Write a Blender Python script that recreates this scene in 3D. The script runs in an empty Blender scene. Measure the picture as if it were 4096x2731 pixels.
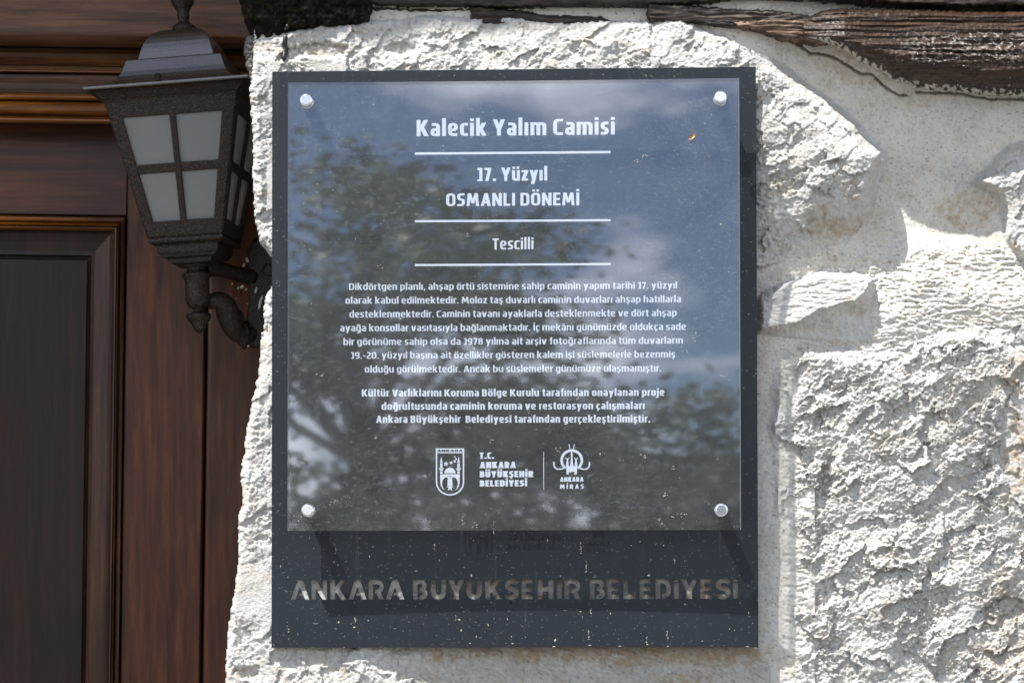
import bpy, math, random
import numpy as np
from mathutils import Vector, Matrix
sc = bpy.context.scene
C = sc.collection
R = math.radians
# ------------------------------------------------------------------ camera, sky, sun, exposure
S = 3870.0                    # photograph pixels per metre in the plane of the sign
FPX = 70 / 36 * 4096          # focal length in those pixels
D = FPX / S                   # distance camera - sign plane
PX, PY = 2048.0, 2120.0       # where the horizontal view ray meets the sign plane
cam = bpy.data.cameras.new('camera'); camo = bpy.data.objects.new('camera', cam); C.objects.link(camo)
camo.location = (0, -D, 0); camo.rotation_euler = (R(90), 0, 0)
cam.lens = 70; cam.sensor_width = 36; cam.clip_start = 0.05; cam.clip_end = 500
cam.shift_y = (PY - 1365.5) / 4096
cam.dof.use_dof = True; cam.dof.focus_distance = D - 0.01; cam.dof.aperture_fstop = 13
sc.camera = camo

SUN = Vector((-1.33, -1.0, 3.02)).normalized()
sun = bpy.data.lights.new('sun', 'SUN'); suno = bpy.data.objects.new('sun', sun); C.objects.link(suno)
sun.energy = 5.0; sun.angle = R(0.53); sun.color = (1.0, 0.97, 0.925)
suno.rotation_euler = SUN.to_track_quat('Z', 'Y').to_euler(); suno.location = (-3, -4, 6)
w = bpy.data.worlds.new('World'); sc.world = w; w.use_nodes = True
nt = w.node_tree; N = nt.nodes; L = nt.links
bg = N['Background']; bg.inputs['Strength'].default_value = 0.065
sky = N.new('ShaderNodeTexSky'); sky.sky_type = 'NISHITA'; sky.sun_disc = False
sky.sun_elevation = math.asin(SUN.z); sky.sun_rotation = math.atan2(SUN.x, SUN.y)
sky.altitude = 900; sky.dust_density = 0.1; sky.air_density = 1.0; sky.ozone_density = 3.0
tc = N.new('ShaderNodeTexCoord'); mp = N.new('ShaderNodeMapping'); mp.inputs['Scale'].default_value = (1, 1, 2.2)
mp.inputs['Location'].default_value = (2.555, 2.55, 0.85)
L.new(tc.outputs['Generated'], mp.inputs['Vector'])
cn = N.new('ShaderNodeTexNoise'); cn.inputs['Scale'].default_value = 5.5; cn.inputs['Detail'].default_value = 7; cn.inputs['Roughness'].default_value = 0.52
cn.inputs['Distortion'].default_value = 0.35
L.new(mp.outputs[0], cn.inputs['Vector'])
cr = N.new('ShaderNodeValToRGB'); cr.color_ramp.elements[0].position = 0.45; cr.color_ramp.elements[1].position = 0.60
cr.color_ramp.elements[0].color = (0, 0, 0, 1); cr.color_ramp.elements[1].color = (1, 1, 1, 1)
L.new(cn.outputs['Fac'], cr.inputs['Fac'])
cm = N.new('ShaderNodeMix'); cm.data_type = 'RGBA'; sx = N.new('ShaderNodeSeparateXYZ'); L.new(tc.outputs['Generated'], sx.inputs[0])
th = N.new('ShaderNodeMapRange'); th.inputs['From Min'].default_value = 0.35; th.inputs['From Max'].default_value = 0.8; th.inputs['To Min'].default_value = 1.0; th.inputs['To Max'].default_value = 0.25
L.new(sx.outputs['Z'], th.inputs['Value'])      # a fair weather sky: clouds crowd towards the horizon
tm_ = N.new('ShaderNodeMath'); tm_.operation = 'MULTIPLY'; L.new(cr.outputs['Color'], tm_.inputs[0]); L.new(th.outputs['Result'], tm_.inputs[1])
L.new(tm_.outputs[0], cm.inputs['Factor'])
L.new(sky.outputs['Color'], cm.inputs['A']); cm.inputs['B'].default_value = (24, 24.3, 25, 1)
L.new(cm.outputs['Result'], bg.inputs['Color'])
sc.view_settings.view_transform = 'Standard'; sc.view_settings.look = 'None'
sc.view_settings.exposure = 0.8; sc.view_settings.gamma = 1; sc.view_settings.use_curve_mapping = False
sc.render.engine = 'CYCLES'
try:
    sc.cycles.use_denoising = True
    sc.cycles.max_bounces = 8; sc.cycles.transparent_max_bounces = 16
    sc.cycles.caustics_reflective = False; sc.cycles.caustics_refractive = False
except Exception: pass

# ------------------------------------------------------------------ helpers
def W(px, py, y):
    """photograph pixel at depth y (metres behind the sign plane) -> world"""
    k = (D + y) / D / S
    return ((px - PX) * k, y, (PY - py) * k)
def Wn(px, py, y):
    k = (D + y) / D / S
    return np.stack([(px - PX) * k, y + 0 * px, (PY - py) * k], -1)
def wloc(o):
    v = Vector((0, 0, 0))
    while o is not None: v += o.location; o = o.parent
    return v
def link(name, me, mat=None, parent=None):
    o = bpy.data.objects.new(name, me); C.objects.link(o)
    if parent is not None: o.parent = parent
    if mat is not None:
        for m in (mat if isinstance(mat, (list, tuple)) else [mat]): me.materials.append(m)
    return o
def mesh(name, verts, faces, mat=None, parent=None, smooth=False, at=None):
    """verts in world coordinates"""
    off = wloc(parent) if parent is not None else Vector((0, 0, 0))
    v = np.asarray(verts, dtype=np.float64).reshape(-1, 3) - np.array(off)
    loc = (0, 0, 0)
    if at is not None:
        loc = np.array(at, float) - np.array(off); v = v - loc
    me = bpy.data.meshes.new(name); me.from_pydata([tuple(p) for p in v], [], [tuple(int(i) for i in f) for f in faces]); me.update()
    o = link(name, me, mat, parent); o.location = tuple(loc)
    if smooth: me.polygons.foreach_set('use_smooth', [True] * len(me.polygons))
    return o
def empty(name, loc, **k):
    o = bpy.data.objects.new(name, None); C.objects.link(o); o.location = loc; o.empty_display_size = 0.05
    for a, b in k.items(): o[a] = b
    return o
def tag(o, **k):
    for a, b in k.items(): o[a] = b
    return o
class MB:
    def __init__(s): s.v = []; s.f = []
    def add(s, v, f):
        n = len(s.v); s.v += [tuple(map(float, p)) for p in v]; s.f += [tuple(i + n for i in q) for q in f]
    def box(s, x0, x1, y0, y1, z0, z1, M=None):
        v = [(x, y, z) for x in (x0, x1) for y in (y0, y1) for z in (z0, z1)]
        if M is not None: v = [tuple(M @ Vector(p)) for p in v]
        s.add(v, [(0, 1, 3, 2), (4, 6, 7, 5), (0, 4, 5, 1), (2, 3, 7, 6), (0, 2, 6, 4), (1, 5, 7, 3)])
    def hexa(s, a, b):     # a, b : two quads (outer, inner)
        s.add(list(a) + list(b), [(0, 1, 2, 3), (7, 6, 5, 4), (0, 4, 5, 1), (1, 5, 6, 2), (2, 6, 7, 3), (3, 7, 4, 0)])
    def tube(s, pts, rad, n=12, M=None, flat=1.0):
        P = [Vector(p) for p in pts]; rings = []; up = Vector((0, 1, 0))
        for i, p in enumerate(P):
            t = (P[min(i + 1, len(P) - 1)] - P[max(i - 1, 0)]).normalized()
            a = t.cross(up)
            if a.length < 1e-4: a = t.cross(Vector((1, 0, 0)))
            a.normalize(); b = t.cross(a).normalized()
            rings.append([p + a * (rad[i] * math.cos(2 * math.pi * k / n)) + b * (flat * rad[i] * math.sin(2 * math.pi * k / n)) for k in range(n)])
        v = [q for r_ in rings for q in r_]
        f = [(i * n + k, i * n + (k + 1) % n, (i + 1) * n + (k + 1) % n, (i + 1) * n + k) for i in range(len(P) - 1) for k in range(n)]
        f += [tuple(range(n))[::-1], tuple((len(P) - 1) * n + k for k in range(n))]
        if M is not None: v = [M @ q for q in v]
        s.add(v, f)
    def lathe(s, prof, n=28, M=None):
        v = [(r * math.cos(2 * math.pi * k / n), r * math.sin(2 * math.pi * k / n), z) for r, z in prof for k in range(n)]
        f = [(i * n + k, i * n + (k + 1) % n, (i + 1) * n + (k + 1) % n, (i + 1) * n + k) for i in range(len(prof) - 1) for k in range(n)]
        f += [tuple(range(n))[::-1], tuple((len(prof) - 1) * n + k for k in range(n))]
        if M is not None: v = [tuple(M @ Vector(p)) for p in v]
        s.add(v, f)
    def square(s, prof, M=None, ch=0.0):       # square loft: (half width, z)
        v = []
        for h, z in prof: v += [(-h, -h, z), (h, -h, z), (h, h, z), (-h, h, z)]
        f = [(i * 4 + k, i * 4 + (k + 1) % 4, (i + 1) * 4 + (k + 1) % 4, (i + 1) * 4 + k) for i in range(len(prof) - 1) for k in range(4)]
        f += [(3, 2, 1, 0), tuple((len(prof) - 1) * 4 + k for k in range(4))]
        if M is not None: v = [tuple(M @ Vector(p)) for p in v]
        s.add(v, f)
    def build(s, name, mat, parent=None, smooth=False, at=None):
        return mesh(name, s.v, s.f, mat, parent, smooth, at)
def bevel(o, wd, seg=2):
    m = o.modifiers.new('bevel', 'BEVEL'); m.width = wd; m.segments = seg; m.limit_method = 'ANGLE'; m.angle_limit = R(35)
    return o
# ---- numpy noise
def _h(ix, iy, seed):
    n = (ix.astype(np.int64) * 374761393 + iy.astype(np.int64) * 668265263 + seed * 974634777) & 0xffffffff
    n = ((n ^ (n >> 13)) * 1274126177) & 0xffffffff
    n = ((n ^ (n >> 16)) * 2246822519) & 0xffffffff
    return ((n ^ (n >> 15)) & 0xffffff) / float(0x1000000)
def perlin(x, y, seed=0):
    ix = np.floor(x); iy = np.floor(y); fx = x - ix; fy = y - iy; ix = ix.astype(np.int64); iy = iy.astype(np.int64)
    u = fx * fx * fx * (fx * (fx * 6 - 15) + 10); v = fy * fy * fy * (fy * (fy * 6 - 15) + 10)
    def g(dx, dy):
        a = _h(ix + dx, iy + dy, seed) * 6.2831853
        return np.cos(a) * (fx - dx) + np.sin(a) * (fy - dy)
    a = g(0, 0); b = g(1, 0); c = g(0, 1); d = g(1, 1)
    return ((a + (b - a) * u) * (1 - v) + (c + (d - c) * u) * v) * 1.5
def fbm(x, y, sc_, octv=4, seed=0, gain=0.5):
    r = 0; a = 1.0; f = 1.0 / sc_
    for i in range(octv): r = r + a * perlin(x * f + 17.3 * i, y * f - 9.1 * i, seed + i); a *= gain; f *= 2.03
    return r
def ridged(x, y, sc_, octv=4, seed=0, gain=0.5):
    r = 0; a = 1.0; f = 1.0 / sc_
    for i in range(octv): r = r + a * (1 - 2 * np.abs(perlin(x * f + 7.7 * i, y * f + 3.1 * i, seed + i))); a *= gain; f *= 2.1
    return r
def facet(x, y, cell, seed, tilt=0.5, hv=0.5, warp=0.35):
    """broken-stone facets: nearest-cell tilted planes, result in units of cell"""
    wx = x / cell + warp * perlin(x / cell * 1.3, y / cell * 1.3, seed + 50) + 0.12 * perlin(x / cell * 5, y / cell * 5, seed + 51)
    wy = y / cell + warp * perlin(x / cell * 1.3, y / cell * 1.3, seed + 60) + 0.12 * perlin(x / cell * 5, y / cell * 5, seed + 61)
    ix = np.floor(wx).astype(np.int64); iy = np.floor(wy).astype(np.int64)
    best = np.full(x.shape, 1e9); out = np.zeros(x.shape)
    for dx in (-1, 0, 1):
        for dy in (-1, 0, 1):
            cx = ix + dx; cy = iy + dy
            sx = cx + _h(cx, cy, seed); sy = cy + _h(cx, cy, seed + 1)
            ex = wx - sx; ey = wy - sy; d2 = ex * ex + ey * ey
            pl = (_h(cx, cy, seed + 2) - .5) * 2 * hv + ex * (_h(cx, cy, seed + 3) - .5) * 2 * tilt + ey * (_h(cx, cy, seed + 4) - .5) * 2 * tilt
            m = d2 < best; best = np.where(m, d2, best); out = np.where(m, pl, out)
    return out
def sstep(a, b, x):
    t = np.clip((x - a) / (b - a), 0, 1); return t * t * (3 - 2 * t)
def poly_sd(poly, x, y):
    """positive inside: distance to outline"""
    P = np.array(poly, float); n = len(P); dmin = np.full(x.shape, 1e18); ins = np.zeros(x.shape, bool)
    for i in range(n):
        ax, ay = P[i]; bx, by = P[(i + 1) % n]; ex, ey = bx - ax, by - ay
        t = np.clip(((x - ax) * ex + (y - ay) * ey) / (ex * ex + ey * ey + 1e-9), 0, 1)
        dmin = np.minimum(dmin, (x - ax - t * ex) ** 2 + (y - ay - t * ey) ** 2)
        if ay != by:
            c = ((ay > y) != (by > y)) & (x < (bx - ax) * (y - ay) / (by - ay) + ax); ins ^= c
    d = np.sqrt(dmin); return np.where(ins, d, -d)
def line_d(pl, x, y):
    d = np.full(x.shape, 1e18)
    for (ax, ay), (bx, by) in zip(pl[:-1], pl[1:]):
        ex, ey = bx - ax, by - ay
        t = np.clip(((x - ax) * ex + (y - ay) * ey) / (ex * ex + ey * ey + 1e-9), 0, 1)
        d = np.minimum(d, (x - ax - t * ex) ** 2 + (y - ay - t * ey) ** 2)
    return np.sqrt(d)
def rbf(ctrl, x, y, s=170.0):
    """smooth interpolation of control depths (normalised inverse-distance, computed on a coarse grid)"""
    c = np.array(ctrl, float)
    x0, x1, y0, y1 = x.min() - 60, x.max() + 60, y.min() - 60, y.max() + 60
    gx = np.arange(x0, x1 + 30, 30); gy = np.arange(y0, y1 + 30, 30); GX, GY = np.meshgrid(gx, gy)
    d2 = (GX[..., None] - c[:, 0]) ** 2 + (GY[..., None] - c[:, 1]) ** 2
    wt = 1.0 / (d2 + 30.0 ** 2) ** 1.7
    G = (wt * c[:, 2]).sum(-1) / wt.sum(-1)
    for _ in range(2): # soften
        Gp = np.pad(G, 1, mode='edge'); G = (Gp[:-2, 1:-1] + Gp[2:, 1:-1] + Gp[1:-1, :-2] + Gp[1:-1, 2:] + 4 * G) / 8
    u = np.clip((x - gx[0]) / 30, 0, len(gx) - 1.001); v = np.clip((y - gy[0]) / 30, 0, len(gy) - 1.001)
    i = u.astype(int); j = v.astype(int); fu = u - i; fv = v - j
    return (G[j, i] * (1 - fu) + G[j, i + 1] * fu) * (1 - fv) + (G[j + 1, i] * (1 - fu) + G[j + 1, i + 1] * fu) * fv

# ------------------------------------------------------------------ materials
def newmat(name):
    m = bpy.data.materials.new(name); m.use_nodes = True
    b = m.node_tree.nodes['Principled BSDF']; return m, m.node_tree.nodes, m.node_tree.links, b
def noise_node(N, L, scale, detail=4, rough=0.55, vec=None, dist=0.0, sc3=None):
    t = N.new('ShaderNodeTexNoise'); t.inputs['Scale'].default_value = scale; t.inputs['Detail'].default_value = detail
    t.inputs['Roughness'].default_value = rough; t.inputs['Distortion'].default_value = dist
    tc = N.new('ShaderNodeTexCoord'); src = tc.outputs['Object']
    if sc3 is not None:
        mp = N.new('ShaderNodeMapping'); mp.inputs['Scale'].default_value = sc3; L.new(src, mp.inputs['Vector']); src = mp.outputs[0]
    L.new(src, t.inputs['Vector']); return t
def ramp(N, L, src, stops):
    r = N.new('ShaderNodeValToRGB'); e = r.color_ramp.elements
    while len(e) < len(stops): e.new(0.5)
    for i, (p, c) in enumerate(stops): e[i].position = p; e[i].color = (*c, 1) if len(c) == 3 else c
    L.new(src, r.inputs['Fac']); return r
def g3(v): return (v, v, v)
def bump(N, L, src, strength, dist, b, prev=None):
    n = N.new('ShaderNodeBump'); n.inputs['Strength'].default_value = strength; n.inputs['Distance'].default_value = dist
    L.new(src, n.inputs['Height'])
    if prev is not None: L.new(prev.outputs[0], n.inputs['Normal'])
    L.new(n.outputs[0], b.inputs['Normal']); return n
def mixc(N, L, a, b, fac, mode='MIX'):
    m = N.new('ShaderNodeMix'); m.data_type = 'RGBA'; m.blend_type = mode
    for k, s in (('A', a), ('B', b)):
        if isinstance(s, tuple): m.inputs[k].default_value = (*s, 1)
        else: L.new(s, m.inputs[k])
    if isinstance(fac, (int, float)): m.inputs['Factor'].default_value = fac
    else: L.new(fac, m.inputs['Factor'])
    return m.outputs['Result']

# limewashed stone: colour comes from a per-vertex stain attribute, fine grain from noise
def mat_stone(name, bs=1.0):
    m, N, L, b = newmat(name)
    at = N.new('ShaderNodeAttribute'); at.attribute_name = 'stain'
    n1 = noise_node(N, L, 260, 5, 0.65); r1 = ramp(N, L, n1.outputs['Fac'], [(0.32, g3(0.72)), (0.5, g3(1.0)), (0.75, g3(1.08))])
    n2 = noise_node(N, L, 38, 6, 0.6); r2 = ramp(N, L, n2.outputs['Fac'], [(0.30, (0.86, 0.83, 0.78)), (0.55, g3(1.0))])
    c = mixc(N, L, at.outputs['Color'], r1.outputs['Color'], 0.7, 'MULTIPLY'); c = mixc(N, L, c, r2.outputs['Color'], 0.7, 'MULTIPLY')
    L.new(c, b.inputs['Base Color']); b.inputs['Roughness'].default_value = 0.92; b.inputs['Specular IOR Level'].default_value = 0.2
    n3 = noise_node(N, L, 320, 6, 0.7); n4 = noise_node(N, L, 1100, 3, 0.6)
    p = bump(N, L, n3.outputs['Fac'], 0.8 * bs, 0.0045, b); bump(N, L, n4.outputs['Fac'], 0.6 * bs, 0.0016, b, p)
    return m
M_STONE = mat_stone('limewashed_stone'); M_PLASTER = mat_stone('lime_plaster', 0.45)

def mat_wood(name, dark, mid, hi, axis='X', gloss=0.32, gr=1.0, blu=0.5, coat=0.4):
    m, N, L, b = newmat(name)
    s3 = {'X': (2.2, 30, 30), 'Z': (30, 30, 2.2)}[axis]
    s3b = {'X': (0.6, 8, 8), 'Z': (8, 8, 0.6)}[axis]
    n1 = noise_node(N, L, 3.6 * gr, 9, 0.68, dist=0.12, sc3=s3); n2 = noise_node(N, L, 1.5, 4, 0.5, dist=0.9, sc3=s3b)
    n3 = noise_node(N, L, 4, 3, 0.5)
    r1 = ramp(N, L, n1.outputs['Fac'], [(0.33, dark), (0.52, mid), (0.72, hi)])
    r2 = ramp(N, L, n2.outputs['Fac'], [(0.35, g3(0.55)), (0.6, g3(1.15))])
    r3 = ramp(N, L, n3.outputs['Fac'], [(0.35, g3(0.7)), (0.65, g3(1.2))])
    c = mixc(N, L, r1.outputs['Color'], r2.outputs['Color'], 0.85, 'MULTIPLY'); c = mixc(N, L, c, r3.outputs['Color'], 0.6, 'MULTIPLY')
    L.new(c, b.inputs['Base Color'])
    rr = ramp(N, L, n2.outputs['Fac'], [(0.3, g3(gloss * 0.8)), (0.7, g3(gloss * 1.35))]); L.new(rr.outputs['Color'], b.inputs['Roughness'])
    b.inputs['Coat Weight'].default_value = coat; b.inputs['Coat Roughness'].default_value = 0.22; b.inputs['Specular IOR Level'].default_value = 0.32
    bump(N, L, n1.outputs['Fac'], 0.25, 0.0012, b)
    return m
BR = dict(dark=(0.032, 0.0095, 0.0042), mid=(0.085, 0.0255, 0.009), hi=(0.17, 0.054, 0.015), coat=.05)
M_DOOR_V = mat_wood('varnished_door_wood_upright', axis='Z', **BR)
M_DOOR_H = mat_wood('varnished_door_wood_level', axis='X', **BR)
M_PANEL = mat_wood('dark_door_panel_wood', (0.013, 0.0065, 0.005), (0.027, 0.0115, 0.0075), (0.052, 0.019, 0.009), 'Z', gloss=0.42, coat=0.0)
M_HEAD = mat_wood('door_head_board_wood', (0.06, 0.022, 0.010), (0.16, 0.066, 0.028), (0.32, 0.15, 0.055), 'X', gloss=0.55, coat=0.25)
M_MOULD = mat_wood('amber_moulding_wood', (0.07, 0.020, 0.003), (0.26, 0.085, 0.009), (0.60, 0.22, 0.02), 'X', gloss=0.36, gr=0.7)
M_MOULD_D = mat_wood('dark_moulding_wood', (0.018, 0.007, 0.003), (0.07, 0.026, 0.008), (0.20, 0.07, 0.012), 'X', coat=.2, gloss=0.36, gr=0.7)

def mat_beam():
    m, N, L, b = newmat('tarred_beam_wood')
    at = N.new('ShaderNodeAttribute'); at.attribute_name = 'stain'
    n1 = noise_node(N, L, 5, 7, 0.65, sc3=(5, 40, 40)); r = ramp(N, L, n1.outputs['Fac'], [(0.35, g3(0.45)), (0.65, g3(1.5))])
    c = mixc(N, L, at.outputs['Color'], r.outputs['Color'], 0.8, 'MULTIPLY'); L.new(c, b.inputs['Base Color'])
    b.inputs['Roughness'].default_value = 0.5; b.inputs['Coat Weight'].default_value = 0.12; b.inputs['Coat Roughness'].default_value = 0.3; b.inputs['Specular IOR Level'].default_value = 0.3
    n2 = noise_node(N, L, 30, 6, 0.7, sc3=(1, 4, 4)); bump(N, L, n2.outputs['Fac'], 0.5, 0.004, b)
    return m
M_BEAM = mat_beam()
def mat_tar():
    m, N, L, b = newmat('black_tar'); b.inputs['Base Color'].default_value = (0.012, 0.011, 0.011, 1)
    b.inputs['Roughness'].default_value = 0.3; n = noise_node(N, L, 500, 3); bump(N, L, n.outputs['Fac'], 0.6, 0.002, b); return m
M_TAR = mat_tar()

def mat_metal_paint(coat):
    m, N, L, b = newmat('hammered_brown_black_paint')
    v = N.new('ShaderNodeTexNoise'); v.inputs['Scale'].default_value = 760; v.inputs['Detail'].default_value = 3
    tc = N.new('ShaderNodeTexCoord'); L.new(tc.outputs['Object'], v.inputs['Vector'])
    r = ramp(N, L, v.outputs['Fac'], [(0.44, (0.005, 0.0035, 0.003)), (0.56, (0.014, 0.008, 0.005)), (0.66, (0.12, 0.062, 0.03))])
    L.new(r.outputs['Color'], b.inputs['Base Color']); b.inputs['Roughness'].default_value = 0.45; b.inputs['Metallic'].default_value = 0.0
    b.inputs['Specular IOR Level'].default_value = 0.3; b.inputs['Coat Weight'].default_value = coat; b.inputs['Coat IOR'].default_value = 2.2; b.inputs['Coat Roughness'].default_value = .3
    v2 = N.new('ShaderNodeTexVoronoi'); v2.inputs['Scale'].default_value = 480; L.new(tc.outputs['Object'], v2.inputs['Vector'])
    bump(N, L, v2.outputs['Distance'], 0.8, 0.0012, b)
    return m
M_LAMP = mat_metal_paint(.06); M_LID = mat_metal_paint(1.0); M_LID.name = 'glossy_lid_paint'
def mat_frost():
    m, N, L, b = newmat('frosted_glass')
    n = noise_node(N, L, 30, 3); r = ramp(N, L, n.outputs['Fac'], [(0.3, (0.84, 0.85, 0.84)), (0.7, (0.93, 0.93, 0.91))]); L.new(r.outputs['Color'], b.inputs['Base Color'])
    b.inputs['Transmission Weight'].default_value = 0.74; b.inputs['Roughness'].default_value = 0.3; b.inputs['IOR'].default_value = 1.25
    n2 = noise_node(N, L, 900, 2); bump(N, L, n2.outputs['Fac'], 0.1, 0.0005, b)
    return m
M_FROST = mat_frost()
m, N_, L_, b_ = newmat('white_bulb_glass'); b_.inputs['Base Color'].default_value = (0.86, 0.85, 0.82, 1); b_.inputs['Roughness'].default_value = 0.4; M_BULB = m

def speck(N, L, scale, thr, stretch=(1, 1, 1), rot=0.0, soft=0.012, seed=0.0):
    """small irregular specks: returns factor socket"""
    tc = N.new('ShaderNodeTexCoord'); mp = N.new('ShaderNodeMapping'); mp.inputs['Scale'].default_value = stretch
    mp.inputs['Rotation'].default_value = (0, rot, 0); mp.inputs['Location'].default_value = (seed, seed * 0.7, seed * 1.3)
    L.new(tc.outputs['Object'], mp.inputs['Vector'])
    n = N.new('ShaderNodeTexNoise'); n.inputs['Scale'].default_value = scale; n.inputs['Detail'].default_value = 2.5; n.inputs['Roughness'].default_value = 0.7
    n.inputs['Distortion'].default_value = 0.6
    L.new(mp.outputs[0], n.inputs['Vector'])
    mr = N.new('ShaderNodeMapRange'); mr.inputs['From Min'].default_value = thr; mr.inputs['From Max'].default_value = thr + soft
    L.new(n.outputs['Fac'], mr.inputs['Value']); return mr.outputs['Result']
def mathn(N, L, op, a, b):
    m = N.new('ShaderNodeMath'); m.operation = op; m.use_clamp = op in ('ADD', 'MAXIMUM')
    for i, s in enumerate((a, b)):
        if isinstance(s, (int, float)): m.inputs[i].default_value = s
        else: L.new(s, m.inputs[i])
    return m.outputs[0]
def mat_plate():
    m, N, L, b = newmat('dark_slate_sign_paint')
    s = mathn(N, L, 'MAXIMUM', speck(N, L, 380, 0.71), speck(N, L, 560, 0.69, (0.5, 1, 1.2), 0.5, seed=3.1))
    n = noise_node(N, L, 9, 5, 0.6); r = ramp(N, L, n.outputs['Fac'], [(0.3, (0.0085, 0.0135, 0.019)), (0.7, (0.013, 0.0185, 0.026))])
    ns = noise_node(N, L, 40, 4, 0.6, sc3=(3.5, 1, 0.22)); rs = ramp(N, L, ns.outputs['Fac'], [(0.62, g3(0)), (0.78, g3(0.22))])
    c = mixc(N, L, r.outputs['Color'], (0.30, 0.30, 0.27), s); c = mixc(N, L, c, (0.16, 0.16, 0.14), rs.outputs['Color'])
    L.new(c, b.inputs['Base Color']); b.inputs['Roughness'].default_value = 0.5; b.inputs['Specular IOR Level'].default_value = 0.35
    n2 = noise_node(N, L, 700, 2); bump(N, L, n2.outputs['Fac'], 0.12, 0.0006, b)
    return m
M_PLATE = mat_plate()
def mat_acrylic(edge=False):
    m = bpy.data.materials.new('acrylic_edge' if edge else 'clear_acrylic'); m.use_nodes = True
    N = m.node_tree.nodes; L = m.node_tree.links; N.clear()
    out = N.new('ShaderNodeOutputMaterial'); tr = N.new('ShaderNodeBsdfTransparent'); gl = N.new('ShaderNodeBsdfGlossy'); df = N.new('ShaderNodeBsdfDiffuse')
    lw = N.new('ShaderNodeLayerWeight'); lw.inputs['Blend'].default_value = 0.5
    fp5 = mathn(N, L, 'POWER', lw.outputs['Facing'], 5.0); fr_ = mathn(N, L, 'ADD', mathn(N, L, 'MULTIPLY', fp5, 0.93), 0.165)
    mx = N.new('ShaderNodeMixShader'); mx2 = N.new('ShaderNodeMixShader')
    L.new(fr_, mx.inputs[0]); L.new(tr.outputs[0], mx.inputs[1]); L.new(gl.outputs[0], mx.inputs[2])
    if edge:
        tr.inputs['Color'].default_value = (0.5, 0.52, 0.52, 1); gl.inputs['Roughness'].default_value = 0.15
        df.inputs['Color'].default_value = (0.62, 0.66, 0.68, 1); mx2.inputs[0].default_value = 0.45
        L.new(mx.outputs[0], mx2.inputs[1]); L.new(df.outputs[0], mx2.inputs[2]); L.new(mx2.outputs[0], out.inputs[0]); return m
    gl.inputs['Roughness'].default_value = 0.02; gl.inputs['Color'].default_value = (.90, .91, 1, 1); tr.inputs['Color'].default_value = (0.97, 0.98, 0.98, 1)
    s1 = speck(N, L, 330, 0.64, (0.55, 1, 1.5), 0.25); s2 = speck(N, L, 560, 0.645, (1, 1, 1), seed=5.0)
    s3 = speck(N, L, 230, 0.675, (0.5, 1, 1.4), 0.9, seed=9.0); s4 = speck(N, L, 260, 0.70, (3.2, 1, 0.25), 0.55, seed=2.0)
    big = noise_node(N, L, 7, 3); br = ramp(N, L, big.outputs['Fac'], [(0.35, g3(0.2)), (0.6, g3(0.75))])
    s = mathn(N, L, 'MAXIMUM', mathn(N, L, 'MAXIMUM', s1, s2), mathn(N, L, 'MAXIMUM', s3, s4)); s = mathn(N, L, 'MULTIPLY', s, br.outputs['Color'])
    haze = noise_node(N, L, 22, 6, 0.65, dist=0.4); hr = ramp(N, L, haze.outputs['Fac'], [(0.3, g3(0.016)), (0.75, g3(0.05))])
    f = mathn(N, L, 'ADD', mathn(N, L, 'MULTIPLY', s, 0.2), hr.outputs['Color'])
    df.inputs['Color'].default_value = (0.62, 0.63, 0.64, 1)
    L.new(f, mx2.inputs[0]); L.new(mx.outputs[0], mx2.inputs[1]); L.new(df.outputs[0], mx2.inputs[2])
    n = noise_node(N, L, 2.2, 1); bp = N.new('ShaderNodeBump'); bp.inputs['Strength'].default_value = 0.25; bp.inputs['Distance'].default_value = 0.004
    L.new(n.outputs['Fac'], bp.inputs['Height']); L.new(bp.outputs[0], gl.inputs['Normal'])
    L.new(mx2.outputs[0], out.inputs[0]); return m
M_ACR = mat_acrylic(); M_ACRE = mat_acrylic(True)
m, N_, L_, b_ = newmat('white_vinyl_print'); b_.inputs['Roughness'].default_value = 0.55
n_ = noise_node(N_, L_, 60, 3); r_ = ramp(N_, L_, n_.outputs['Fac'], [(0.3, (0.76, 0.82, 0.96)), (0.7, (0.82, 0.88, 1.0))]); L_.new(r_.outputs['Color'], b_.inputs['Base Color']); M_PRINT = m
m, N_, L_, b_ = newmat('brushed_chrome'); b_.inputs['Metallic'].default_value = 1; b_.inputs['Roughness'].default_value = 0.22; b_.inputs['Base Color'].default_value = (0.86, 0.87, 0.90, 1)
n_ = noise_node(N_, L_, 90, 3); bump(N_, L_, n_.outputs['Fac'], 0.05, 0.001, b_); M_CHROME = m
m, N_, L_, b_ = newmat('dried_mud_splash'); b_.inputs['Base Color'].default_value = (0.52, 0.50, 0.42, 1); b_.inputs['Roughness'].default_value = 0.9; M_SPLASH = m
m, N_, L_, b_ = newmat('dry_yellow_leaf'); n_ = noise_node(N_, L_, 400, 3); r_ = ramp(N_, L_, n_.outputs['Fac'], [(0.4, (0.30, 0.12, 0.02)), (0.6, (0.55, 0.36, 0.08))]); L_.new(r_.outputs['Color'], b_.inputs['Base Color']); M_LEAF = m

# ------------------------------------------------------------------ ground and street behind the camera
GZ = -1.55
m, N_, L_, b_ = newmat('pale_paving'); n_ = noise_node(N_, L_, 3, 8, 0.6); r_ = ramp(N_, L_, n_.outputs['Fac'], [(0.35, (0.10, 0.097, 0.09)), (0.65, (0.16, 0.155, 0.145))])
L_.new(r_.outputs['Color'], b_.inputs['Base Color']); b_.inputs['Roughness'].default_value = 0.9; M_GROUND = m
tag(mesh('ground', [(-200, -200, GZ), (200, -200, GZ), (200, 6, GZ), (-200, 6, GZ)], [(0, 1, 2, 3)], M_GROUND), kind='structure')

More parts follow.
